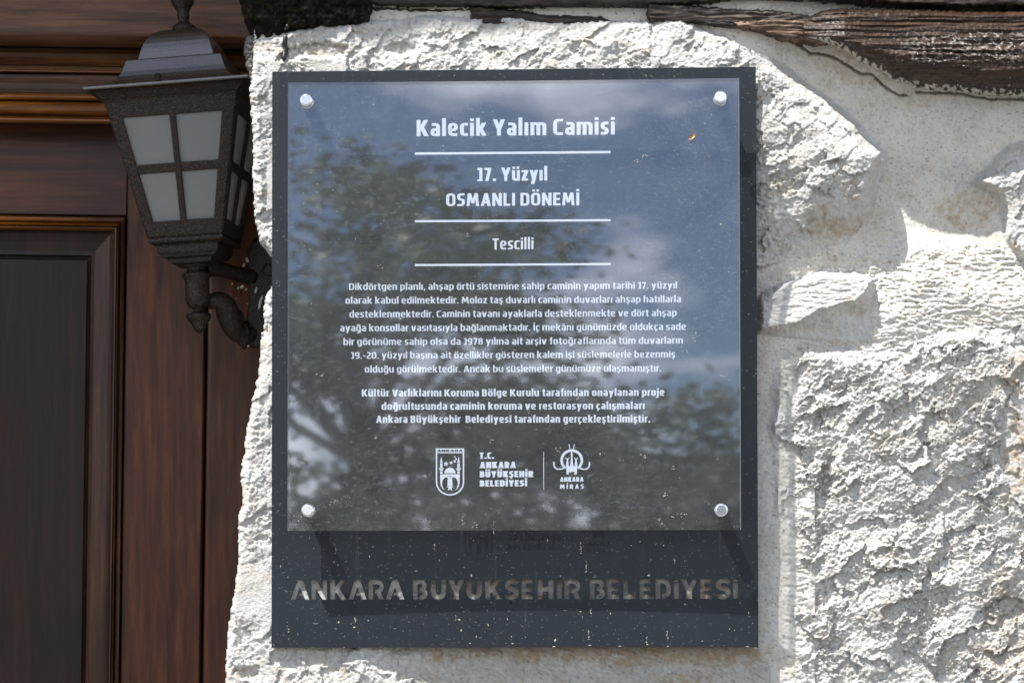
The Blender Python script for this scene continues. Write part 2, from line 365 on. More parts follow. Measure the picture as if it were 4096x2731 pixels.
# ------------------------------------------------------------------ heightfield patches
def tilt(X, Y):     # the wall face leans and turns a little, like the sign on it
    return -1.0 * (0.03245 * (np.clip(X, 800, 4400) - 2054)) + 0.0237 * (1430 - np.clip(Y, -300, 2900)) 
MORTAR = [(2960, 100, 95), (2000, 40, 100), (1500, 40, 95), (3000, 170, 110), (3200, 250, 150), (3400, 350, 165), (3700, 450, 168), (4096, 450, 160), (3700, 700, 172), (3600, 860, 195), (3660, 900, 205), (3740, 910, 200), (3560, 960, 180), (3800, 930, 190),
          (3300, 1040, 145), (3150, 900, 110), (3050, 700, 85), (3200, 1080, 130), (3500, 1050, 135), (3650, 1000, 137), (3820, 1010, 150), (3950, 1050, 152), (4096, 1010, 145),
          (3700, 1150, 108), (3900, 1200, 98), (4096, 1250, 100), (3600, 1300, 90), (3080, 1350, 92), (3060, 2000, 80), (3060, 2600, 80), (2500, 2650, 72), (1800, 2650, 60),
          (1500, 1500, 60), (2500, 1500, 60), (1100, 500, 45), (1100, 1100, 60), (1100, 2000, 45), (4300, 2000, 100), (3900, 900, 185), (3880, 820, 178), (4600, 1000, 130)]
EXCL = (1070, 3046, 255, 2606)
def sign_clear(px, py, d, floor=17.0):
    """keep everything behind the sign's plate"""
    m = np.minimum.reduce([px - EXCL[0], EXCL[1] - px, py - EXCL[2], EXCL[3] - py])
    k = sstep(-30, 5, m); lim = floor + 3 * np.tanh((d - floor) / 12)
    return np.where((m > -30) & (d < floor + 3), d * (1 - k) + np.maximum(d, lim * 0 + floor) * k, d)
def blobs(px, py, specs, seed):
    """stain masks: specs (x, y, rx, ry, strength)"""
    r = 0 * px
    nz = fbm(px, py, 90, 4, seed)
    for x, y, rx, ry, s in specs:
        q = ((px - x) / rx) ** 2 + ((py - y) / ry) ** 2
        r = np.maximum(r, s * np.clip(1.25 - q + nz * 1.1, 0, 1))
    return np.clip(r * (.62 + .75 * fbm(px, py, 24, 4, seed + 1)), 0, .85)
WHITE = np.array([0.755, 0.742, 0.712])
def stain_rgb(px, py, brown=None, grey=None, seed=3, base=WHITE):
    c = np.ones(px.shape + (3,)) * base
    v = fbm(px, py, 260, 4, seed)[..., None]
    c = c * (1 - 0.07 * np.clip(v, -1, 1))
    oc = np.clip(fbm(px, py, 120, 5, seed + 40, .62) - .28, 0, .8)[..., None] * .42; c = c * (1 - oc) + oc * np.array([.60, .50, .36])       # ochre bloom
    gy = np.clip(fbm(px, py, 70, 5, seed + 44, .65) - .42, 0, .8)[..., None] * .5; c = c * (1 - gy) + gy * np.array([.40, .39, .37])       # grey lichen
    if brown: 
        m = blobs(px, py, brown, seed + 5)[..., None]; c = c * (1 - m) + m * np.array([0.50, 0.385, 0.26])
    if grey:
        m = blobs(px, py, grey, seed + 9)[..., None]; c = c * (1 - m) + m * np.array([0.44, 0.44, 0.44])
    return c
def behind_letters(X, Y, d):      # stone brought forward to the plate so more light reaches the cut-out letters
    k = sstep(2215, 2290, Y) * sstep(2500, 2425, Y) * sstep(3025, 2985, X); return d * (1 - k) + (15.5 + .22 * np.clip(d - 12, 0, 40)) * k
def patch(name, x0, x1, y0, y1, step, dfun, cfun, mat, parent, poly=None, keep=0.0, edge=None, **props):
    gx = np.arange(x0, x1 + step, step, dtype=float); gy = np.arange(y0, y1 + step, step, dtype=float)
    X, Y = np.meshgrid(gx, gy)
    if poly is not None:
        jx = X + 5 * perlin(X / 23, Y / 23, 91) + 2.5 * perlin(X / 9, Y / 9, 92); jy = Y + 5 * perlin(X / 23, Y / 23, 93) + 2.5 * perlin(X / 9, Y / 9, 94)
        sd = poly_sd(poly, jx, jy)
    else: sd = np.full(X.shape, 1e6)
    dd = dfun(X, Y, sd) + tilt(X, Y)
    V = Wn(X, Y, dd / S).reshape(-1, 3)
    nx, ny = len(gx), len(gy)
    idx = np.arange(nx * ny).reshape(ny, nx)
    q = np.stack([idx[:-1, :-1], idx[1:, :-1], idx[1:, 1:], idx[:-1, 1:]], -1).reshape(-1, 4)
    ok = (sd > keep).reshape(-1); q = q[ok[q].any(1)]
    used = np.zeros(nx * ny, bool); used[q] = True; re = np.cumsum(used) - 1; q = re[q]; V = V[used]
    # skirt: outline vertices are carried straight back into the wall
    col = cfun(X, Y, dd, sd).reshape(-1, 3)[used]
    e = np.concatenate([q[:, [0, 1]], q[:, [1, 2]], q[:, [2, 3]], q[:, [3, 0]]]); key = np.sort(e, 1); kk = key[:, 0].astype(np.int64) * (len(V) + 1) + key[:, 1]
    u, inv, cnt = np.unique(kk, return_inverse=True, return_counts=True); be = e[cnt[inv] == 1]
    bv = np.unique(be); m2 = -np.ones(len(V), int); m2[bv] = np.arange(len(bv)) + len(V)
    SV = V[bv].copy(); back = 0.06; SV[:, 1] = np.maximum(SV[:, 1] + 0.02, back)
    q2 = np.stack([be[:, 1], be[:, 0], m2[be[:, 0]], m2[be[:, 1]]], -1)
    V = np.concatenate([V, SV]); col = np.concatenate([col, col[bv]]); q = np.concatenate([q, q2])
    off = np.array(wloc(parent)) if parent is not None else 0
    V = V - off
    me = bpy.data.meshes.new(name); me.vertices.add(len(V)); me.vertices.foreach_set('co', V.astype(np.float32).ravel())
    me.loops.add(q.size); me.loops.foreach_set('vertex_index', q.astype(np.int32).ravel())
    me.polygons.add(len(q)); me.polygons.foreach_set('loop_start', np.arange(0, q.size, 4, dtype=np.int32)); me.polygons.foreach_set('loop_total', np.full(len(q), 4, np.int32))
    me.update(calc_edges=True)
    a = me.color_attributes.new('stain', 'FLOAT_COLOR', 'POINT'); a.data.foreach_set('color', np.concatenate([np.clip(col, 0, 1), np.ones((len(col), 1))], 1).astype(np.float32).ravel())
    me.polygons.foreach_set('use_smooth', [True] * len(me.polygons))
    o = link(name, me, mat, parent); tag(o, **props); return o

wall = empty('stone_wall', W(2600, 2731, 0.1), label='limewashed rubble stone wall with dark timber beams, behind the sign', category='wall')

CRACK = [(3095, 135), (3165, 165), (3200, 182), (3245, 217), (3262, 215), (3325, 225), (3370, 250), (3440, 295), (3490, 300), (3540, 350), (3600, 385), (3625, 382)]
CRACK2 = [(3665, 370), (3740, 372), (3830, 375), (3900, 388), (3960, 398), (4110, 398)]
def mortar_d(X, Y, sd=None):
    d = rbf(MORTAR, X, Y)
    d = d + 5 * fbm(X, Y, 160, 4, 11)
    rough = sstep(930, 1060, Y + 40 * fbm(X, Y, 120, 2, 8)) * sstep(3080, 3250, X)      # the fluffy render below
    r = ridged(X * 0.5, Y * 1.4, 30, 4, 15, .6) ; d = d - rough * (6.5 * r + 5 * facet(X * .7, Y * 1.3, 46, 18, .7, .3)) - (1 - rough) * 1.2 * fbm(X, Y, 14, 3, 16)
    pit = np.clip(fbm(X * .7, Y * 1.2, 11, 2, 17) - 0.55, 0, 1) * 22; d = d + pit * (0.5 + rough)
    for cr_, wd in ((CRACK, 4.5), (CRACK2, 4)):
        jx = X + 4 * perlin(X / 17, Y / 17, 3); jy = Y + 4 * perlin(X / 17, Y / 17, 4)
        c = line_d(cr_, jx, jy); d = d + 30 * np.exp(-(c / wd) ** 2)
    # step: plaster overlap above the crack comes forward
    # left outline of the wall falls back into the doorway
    return sign_clear(X, Y, d, 30)
BROWN_M = [(3330, 240, 90, 60, .5), (3480, 300, 120, 60, .45), (3640, 400, 130, 45, .35), (3880, 830, 120, 90, .75), (3200, 960, 130, 45, .55), (3980, 950, 70, 60, .5), (3620, 760, 50, 60, .3), (2700, 2630, 420, 50, .7), (2300, 2610, 350, 35, .55), (2750, 2710, 150, 40, .5)]
GREY_M = [(3100, 1180, 90, 80, .5), (3840, 700, 80, 70, .5), (3070, 2100, 40, 500, .35), (3090, 2620, 90, 110, .35)]
def mortar_c(X, Y, d, sd):
    c = stain_rgb(X, Y, BROWN_M, GREY_M, 21, WHITE * np.array([0.94, 0.915, 0.88]))
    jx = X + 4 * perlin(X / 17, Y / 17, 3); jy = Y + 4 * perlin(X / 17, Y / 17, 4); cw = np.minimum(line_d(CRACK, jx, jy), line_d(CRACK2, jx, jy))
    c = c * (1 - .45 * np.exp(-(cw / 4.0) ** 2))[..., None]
    pit = np.clip(fbm(X * .7, Y * 1.4, 10, 3, 29) - 0.58, 0, 1)[..., None] * 2.0; return c * (1 - np.clip(pit, 0, .75))
MP = [(1015, -260), (1020, 160), (1030, 300), (1045, 700), (1060, 950), (1135, 1020), (1150, 1160), (1095, 1190), (1085, 1300), (1075, 1520), (4500, 1520), (4500, -260)]
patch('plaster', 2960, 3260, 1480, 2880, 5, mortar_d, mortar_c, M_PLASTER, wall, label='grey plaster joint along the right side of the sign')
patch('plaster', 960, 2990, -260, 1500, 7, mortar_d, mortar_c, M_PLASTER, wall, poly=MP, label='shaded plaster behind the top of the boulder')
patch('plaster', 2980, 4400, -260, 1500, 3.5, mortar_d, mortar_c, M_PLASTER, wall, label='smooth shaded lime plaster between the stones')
def tan_d(X, Y, sd):
    d = 26 + 36 * sstep(2430, 2570, Y) + 6 * fbm(X, Y, 220, 3, 41) + (X - 2300) * 0.008
    g = perlin((X * 0.55 + Y * 0.9) / 60, (Y * .9 - X * 0.5) / 11, 42) + 0.5 * perlin((X * 0.55 + Y * 0.9) / 30, (Y * .9 - X * 0.5) / 6, 43)
    return behind_letters(X, Y, d - 4 * g + 3 * fbm(X, Y, 22, 3, 44) + np.clip(fbm(X, Y, 14, 2, 45) - .6, 0, 1) * 20)
def tan_c(X, Y, d, sd):
    c = stain_rgb(X, Y, [(2100, 2350, 260, 60, 1.2), (2500, 2340, 120, 60, 1.1), (2850, 2370, 160, 50, 1.0), (2500, 2610, 800, 50, 1.3), (2850, 2600, 300, 55, 1.3), (2700, 2725, 160, 50, .8), (2000, 2590, 250, 25, .9)], [(2500, 2680, 600, 60, .35), (2300, 2360, 500, 50, .8)], 51, WHITE * np.array([.86, .84, .82]))
    c = c * (1 - .8 * np.clip(perlin((X * 0.55 + Y * 0.9) / 40, (Y * .9 - X * 0.5) / 7, 46) - .35, 0, 1))[..., None]
    return c * (1 - .7 * np.clip(fbm(X, Y, 18, 3, 47) - .45, 0, 1))[..., None]
patch('stone', 1500, 3110, 2290, 2880, 4, tan_d, tan_c, M_STONE, wall, poly=[(1640, 2300), (2985, 2300), (2990, 2540), (3025, 2600), (3075, 2660), (3085, 2870), (1660, 2870)], label='smooth grey and tan stone below the sign')

# --- the big stone the sign is fixed to
TOPP = [(1003, 168), (1015, 152), (1060, 150), (1150, 130), (1270, 100), (1360, 98), (1470, 84), (1600, 78), (1700, 60), (1790, 66), (1880, 74), (1990, 60), (2090, 68), (2200, 88), (2330, 78), (2450, 85), (2560, 88), (2720, 78), (2800, 108), (2880, 140), (2960, 185),
        (3060, 228), (3150, 270), (3230, 330), (3330, 400), (3430, 478), (3478, 545), (3540, 596), (3556, 640), (3515, 720), (3495, 850), (3400, 960), (3250, 1020), (3050, 1060), (2500, 1060), (1500, 1090), (1092, 1030), (1062, 990), (1040, 960), (1028, 900), (1020, 820), (1012, 700), (1016, 560), (1006, 430), (1002, 330), (1008, 240)]
TOPC = [(1020, 300, 18), (1060, 400, 14), (1060, 700, 12), (1060, 950, 20), (1100, 180, 30), (1040, 170, 40), (1300, 130, 55), (1300, 180, 38), (1300, 240, 18), (1600, 100, 62), (1700, 180, 42), (1700, 250, 22), (2000, 90, 66), (2000, 180, 38), (2000, 260, 18), (2300, 100, 66), (2300, 180, 40), (2300, 260, 18), (2600, 100, 66), (2600, 180, 42), (2600, 250, 20), (2850, 140, 66), (2850, 230, 28), (2990, 250, 38),
        (2000, 600, 34), (2600, 600, 34), (1400, 600, 30), (3060, 330, 32), (3060, 380, 36), (3150, 420, 26), (3180, 330, 60), (3300, 440, 40), (3400, 520, 30), (3300, 520, 2), (3180, 520, 10), (3440, 620, -18), (3300, 600, -12), (3200, 620, 0), (3100, 560, 32), (3120, 640, 20), (3040, 650, 55), (3060, 760, 62), (3120, 760, 40), (3520, 640, 20), (3300, 700, -8), (3440, 740, 8), (3250, 800, 30), (3360, 800, 42), (3440, 860, 80), (3160, 830, 52), (3140, 960, 100), (3260, 920, 92), (3360, 960, 130), (2800, 1000, 60), (1500, 1000, 40)]
def rough_d(X, Y, seed, a=1.0, big=95):
    am = np.clip(.72 + 1.25 * fbm(X, Y, 210, 3, seed + 70), .12, 1.6)          # smoother and rougher areas
    rx, ry = X * .82 - Y * .57, X * .57 + Y * .82
    f0 = facet(X, Y * .9, big * 2.1, seed + 3, .45, .2)
    f1 = facet(rx * .7, ry * 1.15, big * .95, seed, .65, .34); f2 = facet(rx * .6, ry * 1.25, big * .42, seed + 7, .8, .36); f3 = facet(X, Y * 1.25, big * .19, seed + 13, .8, .4); f4 = facet(X, Y * 1.2, big * .09, seed + 23, .8, .4)
    d = f0 * big * .36 + f1 * big * .27 + am * (f2 * big * .105 + f3 * big * .06 + f4 * big * .022)
    pit = np.clip(fbm(X, Y * 1.2, 19, 3, seed + 81) - .62, 0, 1) * 26
    return .82 * a * (d + pit + am * (1.5 * ridged(X + .3 * Y, Y, 60, 5, seed + 20, .62)) + 2.7 * fbm(X, Y, 14, 5, seed + 31, .78))
def round_edge(sd, r, depth):
    t = np.clip(1 - sd / r, 0, 1); return depth * (1 - np.sqrt(np.clip(1 - t * t, 0, 1)))
def top_d(X, Y, sd):
    d = rbf(TOPC, X, Y)
    shade_side = sstep(720, 900, Y) * sstep(3080, 3200, X)
    d = d + rough_d(X, Y, 101, 1 - .25 * shade_side, 80)
    left = sstep(1200, 1050, X); top = sstep(260, 120, Y) * sstep(3000, 2900, X)
    d = d + round_edge(sd, 26, 45) * np.maximum(left, top) + round_edge(sd, 12, 40) * left
    mr = mortar_d(X, Y); fr = sstep(3000, 3150, X)
    k = sstep(0, 60, sd); d = np.where(fr > 0, d * (1 - fr) + fr * (mr * (1 - k) + d * k), d)
    # quarried hollows along the top left
    for hx, hy, rx, ry, a in ((1290, 200, 110, 34, 26), (1600, 195, 60, 26, 18), (1170, 215, 34, 30, 14), (2340, 200, 60, 40, 14), (3075, 395, 26, 34, 20)):
        q = np.sqrt(((X - hx) / rx) ** 2 + ((Y - hy) / ry) ** 2) + .25 * fbm(X, Y, 30, 3, 120); d = d + a * sstep(1.1, .75, q)
    return sign_clear(X, Y, d)
def top_c(X, Y, d, sd):
    c = stain_rgb(X, Y, [(1290, 195, 90, 26, .55), (1090, 200, 50, 40, .45), (1430, 115, 50, 24, .6), (2130, 110, 70, 24, .45), (3350, 900, 120, 70, .7), (3420, 760, 60, 60, .5), (3120, 740, 60, 50, .45), (3260, 860, 80, 80, .4), (1030, 200, 30, 50, .3)],
                  [(1900, 110, 70, 20, .4), (3150, 350, 60, 40, .2), (3070, 560, 50, 90, .4)], 61)
    return c
patch('stone', 985, 3600, 40, 1110, 4, top_d, top_c, M_STONE, wall, poly=TOPP, label='large rough white boulder that the sign is fixed to')

# --- lower left stone along the doorway
LOWP = [(1092, 1148), (1072, 1172), (1062, 1205), (1056, 1260), (1060, 1300), (1045, 1380), (1046, 1419), (1034, 1510), (1005, 1640), (986, 1738), (980, 1820), (966, 1884), (972, 2021), (957, 2060), (953, 2167), (956, 2240), (940, 2377), (926, 2441), (916, 2514), (905, 2651), (903, 2880),
        (1640, 2880), (1655, 2740), (1690, 2690), (1700, 2600), (1700, 2480), (1400, 1500), (1130, 1130)]
LOWC = [(1070, 1200, 26), (1090, 1500, 14), (1020, 1650, 18), (1060, 1900, 12), (1000, 1900, 20), (1000, 2200, 18), (1060, 2200, 12), (960, 2500, 20), (1060, 2450, 14), (940, 2650, 22), (1040, 2630, 22), (1000, 2720, 10), (1200, 2610, 34), (1400, 2610, 36), (1600, 2610, 44), (1250, 2700, 16), (1450, 2700, 20), (1600, 2720, 30), (1690, 2680, 60), (1400, 1800, 40), (1500, 2340, 22), (1200, 2350, 19), (1350, 2350, 20), (1640, 2350, 24), (1500, 2480, 26)]
def low_d(X, Y, sd):
    d = rbf(LOWC, X, Y) + rough_d(X, Y, 201, .85, 75)
    left = sstep(1250, 1120, X)
    d = d + round_edge(sd, 24, 50) * left + 60 * sstep(14, 0, sd) * sstep(1500, 1600, X)
    for hx, hy, rx, ry, a in ((985, 2690, 60, 26, 22), (1060, 2160, 40, 26, 14), (1005, 2300, 40, 20, 8)):
        q = np.sqrt(((X - hx) / rx) ** 2 + ((Y - hy) / ry) ** 2) + .25 * fbm(X, Y, 30, 3, 220); d = d + a * sstep(1.1, .7, q)
    return behind_letters(X, Y, sign_clear(X, Y, d))
def low_c(X, Y, d, sd): return stain_rgb(X, Y, [(1750, 2350, 120, 60, 1.0), (1300, 2320, 200, 40, .6), (970, 2690, 60, 26, .6), (1060, 1310, 30, 20, .4), (1400, 2590, 300, 14, .6), (1350, 2690, 60, 30, .45), (1010, 2150, 40, 30, .25)], [(1300, 2610, 240, 36, .35), (1650, 2650, 60, 90, .4)], 71)
patch('stone', 890, 1720, 1120, 2880, 4, low_d, low_c, M_STONE, wall, poly=LOWP, label='tall rough white stone along the doorway, left of the sign')

# --- big rough stone at lower right
BIGP = [(3092, 1450), (3118, 1392), (3190, 1366), (3330, 1372), (3480, 1398), (3600, 1372), (3720, 1325), (3900, 1290), (4030, 1300), (4100, 1420), (4085, 1560), (4030, 1640), (4020, 1800), (4050, 1950), (4085, 2030), (4140, 2200), (4200, 2900), (3070, 2900), (3110, 2700), (3128, 2560), (3150, 2440), (3118, 2330), (3140, 2210), (3098, 2080), (3072, 1960), (3088, 1840), (3062, 1740), (3082, 1620), (3070, 1540)]
BIGC = [(3090, 1450, 92), (3140, 1500, 84), (3250, 1450, 74), (3220, 1700, 62), (3150, 1900, 80), (3400, 1420, 66), (3600, 1420, 62), (3600, 1600, 48), (3850, 1380, 52), (4000, 1400, 58), (3500, 1900, 46), (3800, 1800, 40), (4000, 1900, 66), (3250, 2200, 60), (3130, 2200, 84), (3130, 2550, 84), (3300, 2600, 58), (3600, 2300, 36), (3900, 2200, 50), (3800, 2600, 48), (4050, 2500, 66), (3500, 2720, 50), (4050, 2150, 70), (3720, 2690, 78)]
def big_d(X, Y, sd):
    d = rbf(BIGC, X, Y) + rough_d(X, Y, 301, 1.4 * (0.45 + .55 * sstep(3090, 3230, X)), 105) + 5 * fbm(X, Y, 150, 2, 333)
    mr = mortar_d(X, Y) + 1; k = sstep(-4 , 36 + 26 * fbm(X, Y, 60, 2, 366) + 30 * sstep(3300, 3120, X) + 50 * sstep(1550, 1400, Y), sd); return sign_clear(X, Y, mr * (1 - k) + d * k, 60)
def big_c(X, Y, d, sd):
    return stain_rgb(X, Y, [(3900, 1560, 90, 90, .35), (4060, 1480, 50, 120, .6), (4040, 2500, 130, 220, .45), (3950, 2650, 110, 90, .45), (3760, 1650, 90, 60, .2), (3300, 2120, 60, 40, .25), (3140, 2160, 60, 60, .35)],
                     [(3850, 1620, 130, 80, .3), (3090, 2100, 50, 160, .35), (3080, 2500, 60, 200, .3), (3650, 2680, 120, 40, .3)], 81)
patch('stone', 3040, 4230, 1270, 2900, 3, big_d, big_c, M_STONE, wall, poly=BIGP, label='big rough hewn white stone at the lower right')
# --- stone at the right border
RP = [(4015, 1400), (4060, 1300), (4700, 1300), (4700, 2900), (4215, 2900), (4160, 2230), (4100, 2050), (4030, 1940), (4000, 1800), (4010, 1650), (4060, 1560)]
patch('stone', 3990, 4720, 1290, 2900, 5, lambda X, Y, sd: 84 + rough_d(X, Y, 401, 1, 90) - 14 * np.exp(-((Y - 1480) / 90.) ** 2), lambda X, Y, d, sd: stain_rgb(X, Y, [(4080, 1800, 60, 200, .9), (4090, 1500, 80, 120, .5)], None, 87), M_STONE, wall, poly=RP, label='brown stained stone cut by the right border')
# --- ledge stone right of the sign
LEDP = [(3022, 1345), (3022, 1190), (3060, 1150), (3180, 1105), (3280, 1078), (3360, 1085), (3430, 1080), (3500, 1110), (3508, 1170), (3490, 1250), (3515, 1330), (3500, 1385), (3380, 1385), (3180, 1372), (3100, 1352)]
LEDE = [(3000, 1312), (3100, 1300), (3150, 1292), (3185, 1288), (3215, 1268), (3250, 1250), (3285, 1232), (3320, 1226), (3370, 1205), (3420, 1198), (3450, 1172), (3475, 1142), (3520, 1100)]
def led_d(X, Y, sd):
    ex = np.array([p[0] for p in LEDE]); ey = np.array([p[1] for p in LEDE]); yl = np.interp(X, ex, ey) + 5 * perlin(X / 14, X * 0, 5)
    a = Y - yl                                  # below the arris: positive
    up = 34 + 0.17 * np.clip(-a, 0, 400) + 0.02 * (3300 - X) * (X < 3300) + 5 * ridged(X * .5, Y * 1.6, 46, 3, 501) + 2.5 * facet(X, Y, 60, 505, .5, .3)
    dn = 34 + 0.02 * (3300 - X) * (X < 3300) + 62 * (1 - np.exp(-np.clip(a, 0, 400) / 45.)) + 3 * fbm(X, Y, 26, 3, 502)
    d = np.where(a < 0, up, dn)
    mr = mortar_d(X, Y) + 3; k = sstep(0, 34, sd); return sign_clear(X, Y, mr * (1 - k) + d * k, 40)
patch('stone', 3005, 3530, 1060, 1400, 3, led_d, lambda X, Y, d, sd: stain_rgb(X, Y, [(3420, 1230, 50, 50, .6), (3280, 1300, 90, 30, .45), (3100, 1320, 60, 16, .4)], [(3100, 1200, 70, 60, .75)], 91), M_STONE, wall, poly=LEDP, label='small ledge stone with a smooth sunlit top, right of the sign')
# --- sunlit stone at the right border, upper
EP = [(3870, 735), (3935, 680), (3970, 640), (4028, 578), (4100, 560), (4400, 520), (4400, 1120), (4150, 1090), (4070, 1040), (4015, 960), (4005, 860), (3985, 790), (3940, 765)]
patch('stone', 3850, 4420, 500, 1130, 4, lambda X, Y, sd: (lambda mr, k: mr * (1 - k) + (rbf([(4060, 620, 120), (4000, 720, 78), (4096, 700, 60), (4050, 780, 86), (4096, 850, 92), (4060, 900, 96), (4096, 1000, 90), (4300, 800, 70), (4050, 830, 120), (3950, 720, 95)], X, Y) + rough_d(X, Y, 601, 1, 70)) * k)(mortar_d(X, Y), sstep(0, 40, sd)),
      lambda X, Y, d, sd: stain_rgb(X, Y, [(4040, 980, 40, 40, .5)], [(3920, 720, 60, 40, .5)], 95), M_STONE, wall, poly=EP, label='white stone catching the sun at the right border')

# ------------------------------------------------------------------ timber beams built into the wall
def wood_c(seed, base=(0.055, 0.032, 0.02), lite=(0.30, 0.24, 0.18), amt=0.5, edge_white=None, dab=False):
    base = np.array(base); lite = np.array(lite)
    def f(X, Y, d, sd):
        n = fbm(X * .12, Y, 22, 4, seed)[..., None]; c = base * (1 + .6 * np.clip(n, -1, 1))
        gr = ridged(X * .16, Y + 14 * fbm(X, Y, 200, 2, seed + 4), 24, 3, seed + 6)[..., None]
        c = c + lite * amt * np.clip(gr - .75, 0, 1)
        if dab:      # white highlights painted into the colour of the raised grain
            yw = Y + 7 * fbm(X, Y, 320, 3, 701); q_ = ridged(X * .5, yw, 22, 3, 705) + .5 * perlin(X / 9, Y / 5, 711)
            k = (np.clip(q_ - 1.0, 0, 1) * 1.1 * sstep(3500, 3750, X) * sstep(110, 150, Y) * sstep(262, 236, Y))[..., None]; k = np.clip(k, 0, .8)
            c = c * (1 - k) + k * np.array([.50, .47, .43])
        if edge_white is not None:
            n2 = fbm(X, Y, 16, 3, seed + 8); k = np.clip(sstep(edge_white, 2, sd) * 1.3 + n2 * .9 - .55, 0, 1) * (Y > 150); k = (k > .35)[..., None]
            c = np.where(k, np.array([.58, .55, .50]), c)
        return c
    return f
BEAMP = [(3205, 95), (3250, 62), (3300, 44), (3345, 38), (3500, 42), (3620, 42), (3760, 44), (3900, 50), (4096, 48), (4600, 50), (4600, 420), (4096, 392), (3960, 388), (3900, 382), (3800, 368), (3700, 362), (3620, 345), (3560, 325), (3520, 290), (3460, 262), (3420, 240), (3390, 215), (3330, 185), (3260, 165), (3200, 150)]
def beam_d(X, Y, sd):
    t = (Y - 60) / 320.
    d = -66 + 50 * np.clip(.45 - t, 0, 1) ** 1 * 2.2 + 55 * np.clip((3380 - X) / 170, 0, 1) + 14 * np.clip(t - .7, 0, 1)
    yw = Y + 7 * fbm(X, Y, 320, 3, 701)
    g = perlin(X / 420, yw / 14, 702) * 8 + perlin(X / 160, yw / 6, 703) * 4 - 12 * np.clip(perlin(X / 500, yw / 26, 709) - .45, 0, 1)
    lump = np.clip(ridged(X * .5, yw * 1.0, 22, 3, 705) - .55, 0, 2) * 5.5 * sstep(3500, 3750, X) * sstep(110, 150, Y) * sstep(262, 236, Y + (X - 3800) * -.03)
    spl = 10 * np.exp(-((yw - 90 - 4 * perlin(X / 60, 0 * X, 6)) / 4.) ** 2) + 12 * np.exp(-((yw - 203 - (X - 3700) * .035) / 4.5) ** 2) * sstep(3500, 3600, X)
    tb = np.clip(1 - sd / (60 + 65 * sstep(3300, 3700, X)), 0, 1) * sstep(125, 190, Y); d = d + (mortar_d(X, Y) - 4 - d) * tb ** 2.2
    g = g * sstep(300, 235, Y) + .25 * g
    return d + g - lump + spl + 2 * fbm(X, Y, 12, 3, 707) + round_edge(sd, 22, 42) * sstep(330, 200, Y) + round_edge(sd, 14, 60)
patch('beam', 3180, 4420, 25, 440, 3.5, beam_d, wood_c(721, base=(.030, .0135, .006), amt=.07, edge_white=46, dab=True), M_BEAM, wall, poly=BEAMP, label='weathered dark brown beam with pale highlights painted on its raised grain, upper right')
def strip(poly, d0, seed, label, tilt=0.0, step=4, base=(0.022, 0.015, 0.012), amt=.16):
    xs = [p[0] for p in poly]; ys = [p[1] for p in poly]
    def f(X, Y, sd):
        yw = Y + 10 * fbm(X, Y, 200, 2, seed)
        return d0 + tilt * (Y - min(ys)) + 7 * perlin(X / 150, yw / 10, seed + 1) + 3 * perlin(X / 50, yw / 5, seed + 2) + round_edge(sd, 10, 30)
    patch('beam', min(xs) - 12, max(xs) + 12, min(ys) - 12, max(ys) + 12, step, f, wood_c(seed, base, amt=amt), M_BEAM, wall, poly=poly, label=label)
strip([(1476, -260), (4500, -260), (4500, 22), (4096, 26), (3700, 22), (3560, 14), (3450, 4), (3250, -8), (2950, -6), (2860, 8), (2750, 16), (2560, 22), (2300, 24), (2050, 30), (1900, 28), (1750, 22), (1640, 26), (1560, 20), (1476, 14)], 42, 741, 'dark horizontal beam along the top border', tilt=0.05, step=6)
strip([(1885, 25), (1960, 30), (2060, 42), (2200, 62), (2300, 66), (2400, 70), (2440, 84), (2420, 98), (2250, 100), (2000, 100), (1880, 95)], 68, 751, 'thin dark timber lying on top of the boulder')
strip([(2590, 12), (2680, 18), (2800, 26), (2950, 40), (3100, 46), (3230, 62), (3270, 100), (3230, 150), (3130, 140), (3000, 120), (2900, 110), (2800, 96), (2600, 84), (2585, 50)], 58, 761, 'split dark timber running into the right beam', amt=.5)
strip([(2930, 88), (3080, 78), (3200, 80), (3280, 110), (3320, 160), (3280, 170), (3200, 158), (3120, 148), (3020, 120), (2950, 112)], 44, 771, 'torn reddish timber end above the plaster', base=(0.09, 0.05, 0.03), amt=.5, step=3)
strip([(1480, 28), (1700, 36), (1900, 34), (1900, 46), (1700, 50), (1560, 44), (1480, 46)], 84, 781, 'thin dark lath behind the boulder')
# mossy black mass at top left
BP = [(952, -260), (960, 0), (975, 60), (988, 100), (1010, 150), (1000, 185), (1060, 168), (1150, 142), (1300, 118), (1478, 102), (1482, 60), (1478, -260)]
def burnt_d(X, Y, sd): return 8 + 34 * sstep(60, 150, Y) + 14 * ridged(X, Y, 60, 4, 801, .6) - 6 * fbm(X, Y, 14, 3, 803) + round_edge(sd, 40, 60)
def burnt_c(X, Y, d, sd):
    n = fbm(X, Y, 40, 4, 805)[..., None]; c = np.array([.012, .011, .008]) * (1.1 + n); k = np.clip(fbm(X, Y, 26, 3, 807) - .25, 0, 1)[..., None]
    return c + k * np.array([.05, .04, .012])
patch('beam', 940, 1500, -260, 200, 4, burnt_d, burnt_c, M_STONE, wall, poly=BP, label='black mossy beam end at the top left corner of the wall')
MUD = [(985, 150), (1006, 140), (1030, 165), (1012, 300), (1004, 330), (995, 290), (985, 250), (978, 190)]
patch('mortar', 970, 1040, 130, 340, 3, lambda X, Y, sd: 45 + 10 * ridged(X, Y, 22, 4, 811) + round_edge(sd, 16, 40), lambda X, Y, d, sd: stain_rgb(X, Y, None, None, 813, np.array([.26, .25, .25])), M_STONE, wall, poly=MUD, label='grey lumpy mortar at the stone corner')

